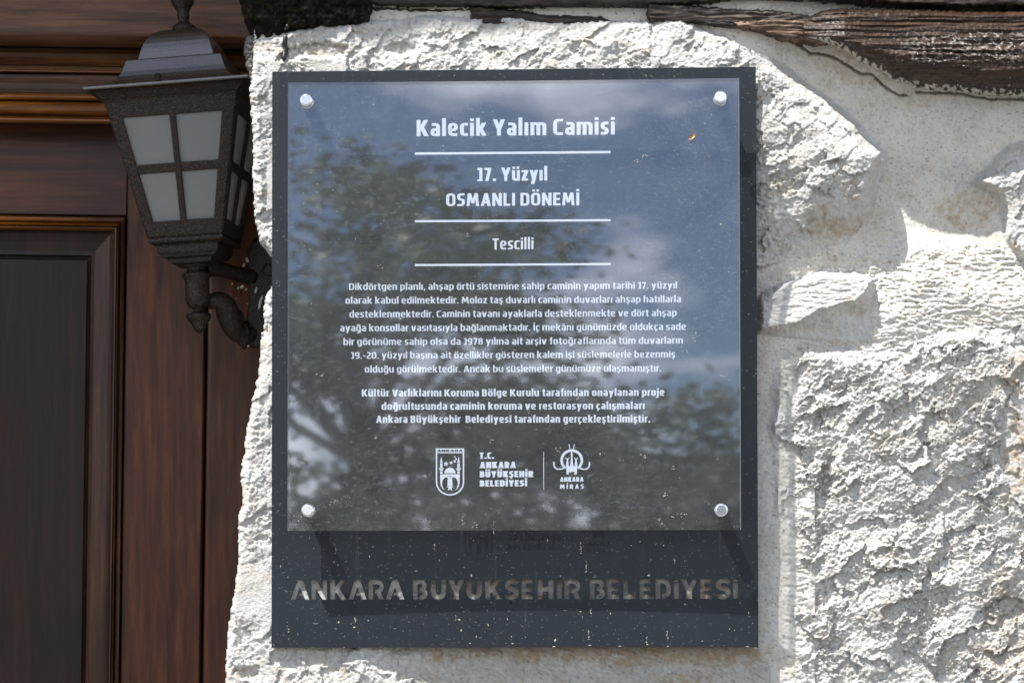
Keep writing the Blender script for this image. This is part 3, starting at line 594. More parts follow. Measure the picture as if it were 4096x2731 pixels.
# wall beyond the picture (plain masonry), reveal of the doorway, its lintel, and an unseen eave added to shade it
XR0 = 1030
xr = W(XR0, 0, 0.03)[0]
mb = MB()
mb.box(W(4400, 0, .045)[0] - .02, 4.0, .045, .5, GZ, 3.2)
mb.box(xr + .03, W(4400, 0, .045)[0] - .022, .05, .5, GZ, W(0, 2860, .05)[2] + .04)
mb.box(xr + .03, W(4400, 0, .045)[0] - .022, .06, .5, W(0, 2860, .05)[2] + .05, .9035)
mb.box(xr, 4.0, .03, .5, .905, 3.2)
mb.box(-4.0, -1.62, .03, .5, GZ, 3.2); mb.box(-1.618, xr - .002, .03, .5, .905, 3.2)
mo = mb.build('masonry', None, wall)
m, N_, L_, b_ = newmat('plain_limewash'); n_ = noise_node(N_, L_, 6, 6, .6); r_ = ramp(N_, L_, n_.outputs['Fac'], [(.3, (.58, .55, .50)), (.7, (.76, .74, .70))]); L_.new(r_.outputs['Color'], b_.inputs['Base Color'])
n2_ = noise_node(N_, L_, 40, 8, .7); bump(N_, L_, n2_.outputs['Fac'], .8, .02, b_); b_.inputs['Roughness'].default_value = .95; M_LIME = m; mo.data.materials.append(M_LIME)
def reveal():
    n1, n2 = 40, 150; ys = np.linspace(.05, .44, n1); zs = np.linspace(W(0, 2860, 0)[2], .903, n2)
    YY, ZZ = np.meshgrid(ys, zs); py = PY - ZZ * S
    lx = np.interp(py, [150, 330, 700, 960, 1030, 1150, 1300, 1500, 1740, 2170, 2440, 2731, 2900], [1030, 1030, 1040, 1060, 1105, 1110, 1085, 1060, 1015, 985, 960, 935, 930])
    X = (lx + 14 - PX) / S + .008 * fbm(YY * 300, ZZ * 300, 30, 4, 901) + .004 + (YY - .012) * -.0
    V = np.stack([X, YY, ZZ], -1).reshape(-1, 3); idx = np.arange(n1 * n2).reshape(n2, n1)
    q = np.stack([idx[:-1, :-1], idx[:-1, 1:], idx[1:, 1:], idx[1:, :-1]], -1).reshape(-1, 4)
    mesh('reveal', V, q, M_LIME, wall, True)
reveal()
mesh('backing_sheet', [(-4, .56, GZ), (4, .56, GZ), (4, .56, 3.2), (-4, .56, 3.2)], [(0, 1, 2, 3)], M_TAR, wall)  # dark sheet added behind wall and door so no sky shines through gaps
mb = MB(); lz = W(0, -387, 0)[2]
mb.box(-1.616, xr - .003, .285, .5, lz + .02, .9035)
ml = mb.build('lintel', M_DOOR_H, wall); bevel(ml, .006); ml['label'] = 'dark lintel beam over the doorway'
mb = MB(); mb.box(-3.9, 3.9, -.3168, .029, lz + .90, lz + .94)  # out of view, placed to keep the sun off door and lantern
ml = mb.build('shading_eave', M_DOOR_H, wall); ml['label'] = 'unseen wooden eave board added to shade the doorway'

# tar drip on the boulder and loose bits
def on_boulder(x, y, up=.0015):
    X = np.array([[float(x)]]); Y = np.array([[float(y)]]); X = np.concatenate([X, X + 5], 1); Y = np.concatenate([Y, Y], 1)
    return W(x, y, float((top_d(X, Y, np.full(X.shape, 60.)) + tilt(X, Y))[0, 0]) / S - up)
mb = MB()
mb.tube([on_boulder(1142, 138), on_boulder(1141, 152), on_boulder(1140, 165), on_boulder(1139, 178), on_boulder(1142, 196), on_boulder(1138, 212), on_boulder(1136, 232), on_boulder(1135, 243)], [.0016, .0024, .0025, .0026, .0034, .0030, .0030, .0012], 10, flat=.7)
tag(mb.build('tar_drip', M_TAR, wall, True), label='black tar drip on the top left of the boulder')
mb = MB()
for k, (x, y, r) in enumerate([(1150, 108, 11), (1165, 96, 9), (1178, 88, 7), (1142, 118, 7), (1190, 82, 5)]):
    mb.lathe([(0.0002, r / S), (r * .7 / S, r * .7 / S), (r / S, 0), (r * .7 / S, -r * .7 / S), (0.0002, -r / S)], 10, Matrix.Translation(W(x, y, .024)))
tag(mb.build('tar_lump', M_TAR, wall, True), label='lump of black tar above the boulder')

# ------------------------------------------------------------------ the door and its head mouldings
TH = R(0.8)
DO = .03
def DW(px, py, y):
    if y >= .3655: y += DO
    dx, dy = px - 500, py - 800
    return W(500 + dx * math.cos(TH) - dy * math.sin(TH), 800 + dx * math.sin(TH) + dy * math.cos(TH), y)
def hprof(name, prof, mat, parent, x0=-5600, x1=1230, **p):
    """level moulding: profile points (photo row, depth) run from x0 to x1"""
    v = []
    n = 12
    for i in range(n + 1):
        x = x0 + (x1 - x0) * i / n
        v += [DW(x, a, d) for a, d in prof] + [DW(x, prof[-1][0], .50), DW(x, prof[0][0], .50)]
    k = len(prof) + 2
    f = [(i * k + j, i * k + (j + 1) % k, (i + 1) * k + (j + 1) % k, (i + 1) * k + j) for i in range(n) for j in range(k)]
    o = mesh(name, v, f, mat, parent); tag(o, **p); return o
def vprof(name, prof, mat, parent, y0, y1, **p):
    v = []; n = 8
    for i in range(n + 1):
        y = y0 + (y1 - y0) * i / n
        v += [DW(a, y, d) for a, d in prof] + [DW(prof[-1][0], y, .50), DW(prof[0][0], y, .50)]
    k = len(prof) + 2
    f = [(i * k + j, (i + 1) * k + j, (i + 1) * k + (j + 1) % k, i * k + (j + 1) % k) for i in range(n) for j in range(k)]
    o = mesh(name, v, f, mat, parent); tag(o, **p); return o
frame = empty('door_frame', DW(400, 480, .34), label='dark varnished door head with stepped amber mouldings above the door', category='door frame')
hprof('head_board', [(-560, .300), (132, .300), (142, .3005), (150, .302), (160, .305), (172, .3095), (184, .315), (192, .320), (197, .327)], M_HEAD, frame)
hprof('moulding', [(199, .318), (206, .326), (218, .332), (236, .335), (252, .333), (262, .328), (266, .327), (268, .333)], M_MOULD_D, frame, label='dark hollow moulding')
hprof('moulding', [(270, .337), (284, .338), (286, .334), (288, .3315), (291, .3315), (294, .334), (295, .340)], M_MOULD, frame, label='thin amber bead')
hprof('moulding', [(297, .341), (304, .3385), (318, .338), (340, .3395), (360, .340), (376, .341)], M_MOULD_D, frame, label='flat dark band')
hprof('moulding', [(378, .340), (382, .334), (388, .3315), (394, .331), (400, .333), (404, .337), (406, .341)], M_MOULD, frame, label='amber bead')
hprof('moulding', [(408, .344), (414, .3395), (430, .337), (446, .338), (458, .342), (468, .348)], M_MOULD, frame, label='broad amber ogee')
hprof('moulding', [(470, .347), (474, .343), (480, .3405), (486, .3405), (492, .343), (497, .347), (499, .356)], M_MOULD, frame, label='lowest amber bead')
vprof('jamb', [(837, .400), (838, .372), (842, .369), (852, .368), (1260, .368)], M_DOOR_V, frame, 501, 7300)
door = empty('door', DW(200, 2700, .38), label='dark brown panelled wooden door left of the sign', category='door')
hprof('rail', [(501, .377), (860, .377), (864, .379), (866, .384)], M_DOOR_H, door, x1=505)
vprof('stile', [(507, .386), (508, .379), (512, .377), (820, .377), (828, .379), (831, .386)], M_DOOR_V, door, 501, 7300)
PROF = [(0, .384), (.015, .374), (.04, .3705), (.085, .3695), (.12, .372), (.14, .379), (.155, .375), (.185, .3725), (.215, .375), (.225, .382), (.25, .378), (.28, .3785), (.31, .383), (.33, .392), (.42, .391), (.6, .394), (.8, .3955), (.89, .395), (.905, .400), (.92, .409), (1.0, .409)]
def mould(a, b, mat, mat2, nm, **p):
    P = [q for q in PROF if a <= q[0] <= b]
    v = [];
    for t, d in P: v += [DW(-5600, 867 + 176 * t, d), DW(505 - 153 * t, 867 + 176 * t, d)]
    tag(mesh(nm, v, [(2 * i, 2 * i + 2, 2 * i + 3, 2 * i + 1) for i in range(len(P) - 1)], mat, door), **p)
    v = []
    for t, d in P: v += [DW(505 - 153 * t, 867 + 176 * t, d), DW(505 - 153 * t, 7300, d)]
    tag(mesh(nm, v, [(2 * i, 2 * i + 1, 2 * i + 3, 2 * i + 2) for i in range(len(P) - 1)], mat2, door), **p)
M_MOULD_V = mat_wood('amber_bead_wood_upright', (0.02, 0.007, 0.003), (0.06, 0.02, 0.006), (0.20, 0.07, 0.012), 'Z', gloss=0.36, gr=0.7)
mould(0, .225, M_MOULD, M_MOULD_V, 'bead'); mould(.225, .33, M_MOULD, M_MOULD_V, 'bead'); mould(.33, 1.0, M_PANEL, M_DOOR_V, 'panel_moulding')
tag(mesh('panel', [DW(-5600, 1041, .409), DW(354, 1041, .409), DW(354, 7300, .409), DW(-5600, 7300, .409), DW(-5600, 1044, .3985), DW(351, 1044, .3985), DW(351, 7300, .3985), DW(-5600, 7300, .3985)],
     [(4, 7, 6, 5), (0, 4, 5, 1), (1, 5, 6, 2)], M_PANEL, door))

# ------------------------------------------------------------------ wall lantern
LO = Vector((-0.3712, 0.225, 0.4796))
ML = Matrix.Translation(LO) @ Matrix.Rotation(R(-2.95), 4, 'Y') @ Matrix.Rotation(R(-6.0), 4, 'Z')
lan = empty('wall_lantern', tuple(LO), label='hammered dark brown wall lantern with frosted panes, hanging left of the sign', category='lantern')
q = 1 / 3607.0
mb = MB()   # lid: square bell roof
prof = [(316, 41), (334, 42), (337, 47), (336, 54), (331, 59), (262, 64), (259, 72), (250, 80), (236, 93), (222, 112), (213, 132), (206, 152), (197, 178), (194, 183), (189, 184), (160, 187), (157, 192), (151, 215), (145, 236), (137, 258), (128, 276), (116, 293), (102, 307), (86, 317), (80, 318), (78, 322), (20, 323)]
mb.square([(a * q, b * q) for a, b in prof], ML)
bevel(mb.build('lid', M_LID, lan), .0012, 2)
mb = MB()   # under-lid skirt
mb.square([(250 * q, -8 * q), (272 * q, -2 * q), (276 * q, 6 * q), (283 * q, 12 * q), (300 * q, 30 * q), (316 * q, 40 * q), (200 * q, 40.5 * q)], ML)
bevel(mb.build('skirt', M_LAMP, lan), .0008, 1)
mb = MB()   # little screw on the lid
mb.lathe([(.0002, .004), (.0035, .0035), (.0045, 0), (.0002, -.001)], 10, ML @ Matrix.Translation((-.008, -.0925, .0195)) @ Matrix.Rotation(R(60), 4, 'X'))
mb.build('screw', M_LAMP, lan)
mb = MB(); fz = 326 * q
mb.lathe([(.001, fz - .002), (.012, fz - .001), (.0135, fz + .002), (.0135, fz + .006), (.011, fz + .0085), (.0068, fz + .010), (.0062, fz + .016), (.0072, fz + .018), (.0072, fz + .020), (.0062, fz + .022), (.0085, fz + .027), (.0125, fz + .033), (.0138, fz + .040), (.0115, fz + .048), (.007, fz + .054), (.0035, fz + .062), (.0005, fz + .068)], 32, ML)
mb.build('finial', M_LAMP, lan, True)
# tapered glazed body
W0, W1, HT = 269 * q, 153 * q, 534 * q
def fp(side, s_px, t, out):   # point on a face: lateral offset (metres from the centre line), t down the face, out = proud of the face
    h = W0 + (W1 - W0) * t; p = Vector((s_px, -h - out, -HT * t))
    return ML @ (Matrix.Rotation(R(90) * side, 4, 'Z') @ p)
def bar(mb, side, c):
    """c: four (s,t) corners"""
    mb.hexa([fp(side, s_, t_, .0012) for s_, t_ in c], [fp(side, s_, t_, -.0042) for s_, t_ in c])
for side in range(4):
    mb = MB(); hw = lambda t: W0 + (W1 - W0) * t
    e = 44 * q
    bar(mb, side, [(-hw(0), 0), (-hw(1), 1), (-hw(1) + e * .85, 1), (-hw(0) + e * 1.2, 0)])
    bar(mb, side, [(hw(0) - e * 1.2, 0), (hw(1) - e * .85, 1), (hw(1), 1), (hw(0), 0)])
    mb2 = MB()
    def hb(t0, t1, ins0, o=0.0):
        c = [(-hw(t0) + ins0, t0), (-hw(t1) + ins0, t1), (hw(t1) - ins0, t1), (hw(t0) - ins0, t0)]
        mb.hexa([fp(side, s_, t_, .0012 + o) for s_, t_ in c], [fp(side, s_, t_, -.0040) for s_, t_ in c])
    hb(-.005, .115, e * .8, -.0002); hb(.465, .53, e * .7, -.0006); hb(.885, 1.0, e * .7, -.0002)
    bar(mb, side, [(-11 * q, .10), (-12 * q, .90), (12 * q, .90), (13 * q, .10)])
    o = mb.build('frame', M_LAMP, lan); bevel(o, .0006, 1)
    for (t0, t1) in ((.115, .465), (.53, .885)):
        for sg in (-1, 1):
            a0, a1 = 12 * q * sg, (hw(t0) - e * 1.0) * sg; b1 = (hw(t1) - e * .75) * sg
            c = [(a0, t0), (a0, t1), (b1, t1), (a1, t0)]
            if sg > 0: c = c[::-1]
            m3 = MB(); m3.hexa([fp(side, s_, t_, -.0022) for s_, t_ in c], [fp(side, s_, t_, -.0036) for s_, t_ in c])
            m3.build('pane', M_FROST, o)
mb = MB()   # stepped foot under the panes
mb.square([(150 * q, -530 * q), (153 * q, -536 * q), (156 * q, -542 * q), (156 * q, -552 * q), (150 * q, -558 * q), (127 * q, -562 * q), (129 * q, -568 * q), (125 * q, -592 * q), (114 * q, -604 * q), (111 * q, -612 * q), (90 * q, -616 * q), (88 * q, -622 * q), (84 * q, -634 * q), (60 * q, -638 * q)], ML)
bevel(mb.build('foot', M_LAMP, lan), .0008, 2)
mb = MB()
z = lambda p: -(p - 395) * q
mb.lathe([(.006, z(1030)), (.0165, z(1031)), (.017, z(1037)), (.0115, z(1040)), (.0112, z(1058)), (.0150, z(1063)), (.0172, z(1070)), (.0172, z(1078)), (.0145, z(1086)), (.0138, z(1100)), (.0140, z(1170)), (.0130, z(1190)), (.0105, z(1204)), (.0068, z(1212)), (.0062, z(1224)), (.0115, z(1230)), (.0142, z(1236)), (.0140, z(1248)), (.0128, z(1258)), (.0100, z(1266)), (.0088, z(1274)), (.0072, z(1292)), (.0042, z(1306)), (.0012, z(1312))], 32, ML)
mb.build('stem', M_LAMP, lan, True)
mb = MB()   # bulb
bz = -.088
mb.lathe([(.002, bz + .044), (.010, bz + .042), (.017, bz + .034), (.0215, bz + .020), (.0215, bz + .006), (.0205, bz - .004), (.015, bz - .020), (.012, bz - .036), (.012, bz - .05), (.002, bz - .052)], 28, ML @ Matrix.Translation((.014, -.029, .008)))
mb.build('bulb', M_BULB, lan, True)
# bracket arms and wall plate
def bez(p, n=18):
    out = []
    for i in range(0, len(p) - 3, 3):
        for k in range(n):
            t = k / (n - 1 if i == len(p) - 4 else n); a, b, c, d = [Vector(x) for x in p[i:i + 4]]
            out.append(a * (1 - t) ** 3 + b * 3 * t * (1 - t) ** 2 + c * 3 * t * t * (1 - t) + d * t ** 3)
    return out
mb = MB()
pts = bez([W(822, 1070, .236), W(880, 1072, .245), W(920, 1090, .262), W(1010, 1110, .285)]); mb.tube(pts, [.0105 - .002 * math.sin(i / len(pts) * 3.1) for i in range(len(pts))], 14)
mb.build('arm', M_LAMP, lan, True)
mb = MB()
pts = bez([W(826, 1216, .236), W(866, 1190, .238), W(896, 1205, .244), W(908, 1240, .250), W(922, 1285, .256), W(930, 1320, .264), W(968, 1340, .272), W(990, 1352, .276), W(1005, 1340, .28), W(1010, 1320, .285)])
mb.tube(pts, [.0055 + .0060 * math.sin(min(1, i / len(pts) * 1.3) * 3.0) + .002 for i in range(len(pts))], 14, flat=.8)
mb.build('arm', M_LAMP, lan, True)
mb = MB()
pts = bez([W(925, 1262, .262), W(940, 1240, .262), W(968, 1250, .264), W(972, 1280, .266)]); mb.tube(pts, [.004 + .0015 * math.sin(i * .3) for i in range(len(pts))], 10); mb.build('scroll', M_LAMP, lan, True)
mb = MB()
mb.tube([W(962, 1290, .272), W(970, 1330, .270), W(974, 1372, .272), W(979, 1398, .276)], [.0095, .010, .0068, .0012], 14, flat=.6); mb.build('leaf_drop', M_LAMP, lan, True)
# back plate : long shield facing the street, its right side hidden by the stones
PLT = [(985, 1010), (1010, 960), (1040, 940), (1085, 950), (1120, 990), (1150, 1060), (1150, 1200), (1130, 1290), (1090, 1350), (1050, 1385), (1010, 1396), (985, 1370), (978, 1300), (992, 1230), (996, 1160), (982, 1090)]
v = [W(a, b, .286) for a, b in PLT] + [W(1066 + (a - 1066) * .9, 1170 + (b - 1170) * .94, .279) for a, b in PLT] + [W(a, b, .31) for a, b in PLT]
n = len(PLT)
o = mesh('back_plate', v, [tuple(range(n, 2 * n))[::-1]] + [(i, n + i, n + (i + 1) % n, (i + 1) % n) for i in range(n)] + [(2 * n + i, i, (i + 1) % n, 2 * n + (i + 1) % n) for i in range(n)], M_LAMP, lan)
mb = MB()
mb.lathe([(.0062, .0016), (.0075, .0008), (.0078, -.002), (.0002, -.002)], 20, Matrix.Translation(W(1074, 1080, .279)) @ Matrix.Rotation(R(90), 4, 'X'))
h1 = mb.build('screw_hole', M_LAMP, o, True)
mb = MB(); mb.lathe([(.0002, .0021), (.0046, .0020), (.0048, -.001)], 18, Matrix.Translation(W(1074, 1080, .279)) @ Matrix.Rotation(R(90), 4, 'X')); mb.build('hole', M_TAR, h1)
mb = MB()
rnd = random.Random(4)
for x, y, l, wd, a, d in [(1042, 1210, 60, 7, 12, .272), (1024, 1160, 30, 5, 14, .272), (988, 1040, 24, 6, -10, .268), (975, 1060, 20, 5, 20, .266), (968, 1148, 16, 9, 70, .262), (952, 1152, 14, 5, 0, .262), (984, 1158, 10, 5, 60, .262), (944, 1195, 6, 4, 0, .262), (990, 1216, 5, 4, 0, .262), (929, 1135, 14, 4, 10, .258), (1088, 1148, 14, 7, 10, .270), (993, 1383, 10, 4, 70, .270)]:
    c, s_ = math.cos(R(a)), math.sin(R(a)); r1 = []
    for k in range(9):
        t = 2 * math.pi * k / 9; u, w_ = wd * math.cos(t) * rnd.uniform(.6, 1.1), l / 2 * math.sin(t) * rnd.uniform(.7, 1.1); r1.append((x + u * c - w_ * s_, y - u * s_ * -1 + w_ * c))
    v = [W(a_, b_2, d) for a_, b_2 in r1] + [W(x, y, d - .0014)]
    mb.add(v, [(k, 9, (k + 1) % 9) for k in range(9)])
tag(mb.build('plaster_splash', M_SPLASH, lan), kind='stuff', label='pale plaster splashes on the bracket')

# ------------------------------------------------------------------ the sign
def rotm(p, y, r): return Matrix.Rotation(y, 3, 'Z') @ Matrix.Rotation(p, 3, 'X') @ Matrix.Rotation(r, 3, 'Y')
RS = rotm(R(-1.35752), R(-1.85973), R(-.13787)); EX, EN, EZ = RS @ Vector((1, 0, 0)), RS @ Vector((0, -1, 0)), RS @ Vector((0, 0, 1))
SC = Vector((.00159, 0, .17848)); SW, SH = .50179, .59841
def SP(u, v, h): return SC + EX * u + EZ * v + EN * h
CAMP = Vector((0, -D, 0))
def S2L(px, py, h=0.0):
    """photograph pixel -> coordinates (u, v) on the sign's plane at height h above its plate"""
    r = Vector(((px - PX) / S, D, (PY - py) / S)); o = SC + EN * h
    t = (o - CAMP).dot(EN) / r.dot(EN); p = CAMP + r * t - o
    return p.dot(EX), p.dot(EZ)
sign = empty('information_sign', tuple(SP(0, -SH / 2, 0)), label='dark slate information sign with a clear lettered panel on four steel studs', category='sign')
GL = {
 'A': [[(0, 0), (.27, 0), (.50, .60), (.585, .34), (.455, .34), (.40, .20), (.63, .20), (.72, 0), (1, 0), (.65, 1), (.35, 1)]],
 'N': [[(0, 0), (.30, 0), (.30, .54), (.70, 0), (1, 0), (1, 1), (.70, 1), (.70, .46), (.30, 1), (0, 1)]],
 'K': [[(0, 0), (.31, 0), (.31, .28), (.38, .38), (.66, 0), (1, 0), (.58, .56), (.97, 1), (.62, 1), (.31, .62), (.31, 1), (0, 1)]],
 'R': [[(0, 0), (.31, 0), (.31, .76), (.56, .76), (.67, .72), (.70, .64), (.67, .56), (.58, .52), (.42, .52), (.42, .30), (.50, .30), (.68, 0), (1, 0), (.80, .36), (.93, .46), (.99, .62), (.95, .82), (.82, .95), (.65, 1), (0, 1)]],
 'B': [[(0, 0), (.32, 0), (.32, .78), (.55, .78), (.64, .72), (.64, .66), (.55, .60), (.44, .60), (.44, .42), (.56, .42), (.66, .36), (.66, .27), (.56, .21), (.44, .21), (.44, 0), (.70, 0), (.90, .07), (1, .24), (.97, .42), (.84, .52), (.94, .64), (.95, .80), (.84, .94), (.66, 1), (0, 1)]],
 'D': [[(0, 0), (.31, 0), (.31, .77), (.5, .77), (.64, .70), (.69, .5), (.64, .30), (.5, .23), (.42, .23), (.42, 0), (.56, 0), (.82, .10), (.97, .32), (1, .5), (.97, .68), (.82, .90), (.56, 1), (0, 1)]],
 'U': [[(0, .85), (.33, .85), (.33, 1), (0, 1)], [(.67, .85), (1, .85), (1, 1), (.67, 1)], [(0, .81), (0, .36), (.08, .14), (.26, .02), (.5, -.02), (.74, .02), (.92, .14), (1, .36), (1, .81), (.68, .81), (.68, .38), (.62, .27), (.5, .24), (.38, .27), (.32, .38), (.32, .81)]],
 'Y': [[(.34, 0), (.66, 0), (.66, .38), (1, 1), (.67, 1), (.5, .62), (.33, 1), (0, 1), (.34, .38)]],
 'S': [[(.02, .22), (.14, .06), (.34, -.02), (.60, -.02), (.84, .07), (.98, .26), (.95, .44), (.80, .56), (.50, .63), (.36, .68), (.38, .77), (.52, .79), (.68, .76), (.80, .68), (.98, .86), (.82, .97), (.55, 1.02), (.28, .98), (.08, .86), (.02, .68), (.08, .53), (.28, .43), (.55, .37), (.64, .31), (.60, .23), (.46, .20), (.30, .23), (.18, .33)]],
 'E': [[(0, 0), (1, 0), (1, .22), (.36, .22), (.36, .39), (.92, .39), (.92, .60), (.36, .60), (.36, .78), (1, .78), (1, 1), (0, 1)]],
 'H': [[(0, 0), (.32, 0), (.32, .38), (.68, .38), (.68, 0), (1, 0), (1, 1), (.68, 1), (.68, .62), (.32, .62), (.32, 1), (0, 1)]],
 'L': [[(0, 0), (1, 0), (1, .24), (.36, .24), (.36, 1), (0, 1)]],
 'I': [[(0, .85), (1, .85), (1, 1), (0, 1)], [(0, 0), (1, 0), (1, .81), (0, .81)]]}
GL['s'] = GL['S'] + [[(.34, -.055), (.64, -.055), (.44, -.24)]]
CUT = [('A', 1161, 1237), ('N', 1244, 1308), ('K', 1320, 1385), ('A', 1393, 1466), ('R', 1473, 1536), ('A', 1542, 1617), ('B', 1651, 1710), ('U', 1722, 1785), ('Y', 1791, 1858), ('U', 1865, 1928), ('K', 1940, 2007),
       ('s', 2016, 2077), ('E', 2086, 2132), ('H', 2150, 2214), ('I', 2227, 2247), ('R', 2258, 2322), ('B', 2359, 2419), ('E', 2430, 2476), ('L', 2494, 2543), ('E', 2559, 2606), ('D', 2622, 2685), ('I', 2695, 2716), ('Y', 2721, 2793), ('E', 2801, 2849), ('S', 2861, 2926), ('I', 2932, 2953)]
from mathutils.geometry import delaunay_2d_cdt
rings = [[(-SW / 2, -SH / 2), (SW / 2, -SH / 2), (SW / 2, SH / 2), (-SW / 2, SH / 2)]]
for ch, xa, xb in CUT:
    f_ = (xa - 1160) / 1790.; yb = 2397 - f_ * 4; yt = 2317 - f_ * 5
    for pl in GL[ch]: rings.append([S2L(xa + (xb - xa) * a, yb + (yt - yb) * b) for a, b in pl])
pv, pe = [], []
for rg_ in rings:
    b0 = len(pv); n_ = len(rg_); pv += [Vector(p) for p in rg_]; pe += [(b0 + i, b0 + (i + 1) % n_) for i in range(n_)]
cv, ce, cf, _, _, _ = delaunay_2d_cdt(pv, pe, [], 1, 1e-7)
cen_ = np.array([[sum(cv[i].x for i in t) / 3, sum(cv[i].y for i in t) / 3] for t in cf])
hole = np.zeros(len(cen_), bool)
for rg_ in rings[1:]: hole |= poly_sd(rg_, cen_[:, 0], cen_[:, 1]) > 0
tri = [tuple(t) for t, h_ in zip(cf, hole) if not h_]
ed = {}
for t in tri:
    for i in range(3): ed.setdefault((min(t[i], t[(i + 1) % 3]), max(t[i], t[(i + 1) % 3])), []).append((t[i], t[(i + 1) % 3]))
nn = len(cv); vv = [SP(p.x, p.y, 0) for p in cv] + [SP(p.x, p.y, -.003) for p in cv]
pf = tri + [tuple(i + nn for i in t[::-1]) for t in tri] + [(e[0][1], e[0][0], e[0][0] + nn, e[0][1] + nn) for e in ed.values() if len(e) == 1]
mesh('back_plate', vv, pf, M_PLATE, sign)

GAP, THK = .026, .007
pl_, pt_ = S2L(1152, 322, GAP + THK); pr_, _ = S2L(2960, 322, GAP + THK); _, pb_ = S2L(2050, 2119, GAP + THK)
pl_ = (S2L(1152, 332, GAP + THK)[0] + S2L(1150, 2120, GAP + THK)[0]) / 2; pr_ = (S2L(2958, 313, GAP + THK)[0] + S2L(2962, 2117, GAP + THK)[0]) / 2
pt_ = (S2L(1152, 331, GAP + THK)[1] + S2L(2958, 313, GAP + THK)[1]) / 2; PCx = (pl_ + pr_) / 2; PHW = (pr_ - pl_) / 2
def bow(u):
    t = (u - PCx) / PHW; return GAP - .0024 * max(0, 1 - t * t)
v = []; f = []; nx = 48; nz = 6; mi = []
for s_, hh in ((0, THK), (1, 0)):
    for j in range(nz + 1):
        for i in range(nx + 1):
            u = pl_ + (pr_ - pl_) * i / nx; v.append(SP(u, pt_ + (pb_ - pt_) * j / nz, bow(u) + hh))
g = lambda s_, i, j: s_ * (nx + 1) * (nz + 1) + j * (nx + 1) + i
for j in range(nz):
    for i in range(nx):
        f.append((g(0, i, j), g(0, i, j + 1), g(0, i + 1, j + 1), g(0, i + 1, j))); mi.append(0)
        f.append((g(1, i, j), g(1, i + 1, j), g(1, i + 1, j + 1), g(1, i, j + 1))); mi.append(0)
nb = len(v); ring = [(i, 0) for i in range(nx)] + [(nx, j) for j in range(nz)] + [(i, nz) for i in range(nx, 0, -1)] + [(0, j) for j in range(nz, 0, -1)]
for i, j in ring: v += [v[g(0, i, j)], v[g(1, i, j)]]
for k in range(len(ring)):
    k2 = (k + 1) % len(ring); f.append((nb + 2 * k, nb + 2 * k2, nb + 2 * k2 + 1, nb + 2 * k + 1)); mi.append(1)
o = mesh('acrylic_panel', v, f, [M_ACR, M_ACRE], sign); o.data.polygons.foreach_set('material_index', mi); o.data.polygons.foreach_set('use_smooth', [m_ == 0 for m_ in mi])

# studs
for x, y in ((1224, 400), (2882, 388), (1230, 2040), (2886, 2038)):
    u, v_ = S2L(x, y, GAP + THK + .0035)
    M4 = Matrix.Translation(SP(u, v_, 0)) @ (Matrix((EX, EZ, EN)).transposed().to_4x4())
    mb = MB(); mb.lathe([(.0002, .0002), (.0072, .0003), (.0074, .002), (.0068, .003), (.0068, GAP - .0012), (.0062, GAP - .0006)], 32, M4)
    o = mb.build('stud', M_CHROME, sign, True)
    mb = MB(); z0 = GAP + THK
    mb.lathe([(.0050, z0 - .0001), (.0064, z0 + .0002), (.0066, z0 + .0012), (.0065, z0 + .0028), (.0058, z0 + .0036), (.0046, z0 + .0039), (.0002, z0 + .0039)], 64, M4); mb.build('cap', M_CHROME, o, False)
    mb = MB(); mb.lathe([(.0052, .002), (.0078, .0022), (.0080, .0004)], 24, M4); 

# ---- lettering: a square-shouldered sans drawn as strokes
class Pen:
    def __init__(s, wx, wy): s.wx, s.wy, s.q, s.W = wx, wy, [], 0
def rounded(pts, r, closed=False, n=4):
    out = []; m_ = len(pts)
    for i, p in enumerate(pts):
        if not closed and i in (0, m_ - 1): out.append(p); continue
        a, b = pts[i - 1], pts[(i + 1) % m_]
        d1 = math.hypot(a[0] - p[0], a[1] - p[1]); d2 = math.hypot(b[0] - p[0], b[1] - p[1]); rr = min(r, d1 * .49, d2 * .49)
        A = (p[0] + (a[0] - p[0]) * rr / d1, p[1] + (a[1] - p[1]) * rr / d1); B = (p[0] + (b[0] - p[0]) * rr / d2, p[1] + (b[1] - p[1]) * rr / d2)
        for k in range(n + 1):
            t = k / n; out.append((A[0] * (1 - t) ** 2 + 2 * p[0] * t * (1 - t) + B[0] * t * t, A[1] * (1 - t) ** 2 + 2 * p[1] * t * (1 - t) + B[1] * t * t))
    return out
def ribbon(pts, wx, wy, closed=False):
    """one strip polygon list (quads) along a polyline with an elliptical pen"""
    n_ = len(pts); Lp, Rp = [], []
    for i, p in enumerate(pts):
        a = pts[i - 1] if (closed or i > 0) else p; b = pts[(i + 1) % n_] if (closed or i < n_ - 1) else p
        d1 = (p[0] - a[0], p[1] - a[1]); d2 = (b[0] - p[0], b[1] - p[1])
        l1 = math.hypot(*d1) or 1; l2 = math.hypot(*d2) or 1; tx = d1[0] / l1 + d2[0] / l2; ty = d1[1] / l1 + d2[1] / l2; l = math.hypot(tx, ty) or 1; tx /= l; ty /= l
        k = 1.0
        if a != p and b != p:
            c = (d1[0] * d2[0] + d1[1] * d2[1]) / (l1 * l2); k = 1 / max(.5, math.sqrt((1 + c) / 2))
        nx_, ny_ = -ty * k * wx / 2, tx * k * wy / 2
        Lp.append((p[0] + nx_, p[1] + ny_)); Rp.append((p[0] - nx_, p[1] - ny_))
    m_ = n_ if closed else n_ - 1
    return [(Lp[i], Rp[i], Rp[(i + 1) % n_], Lp[(i + 1) % n_]) for i in range(m_)]
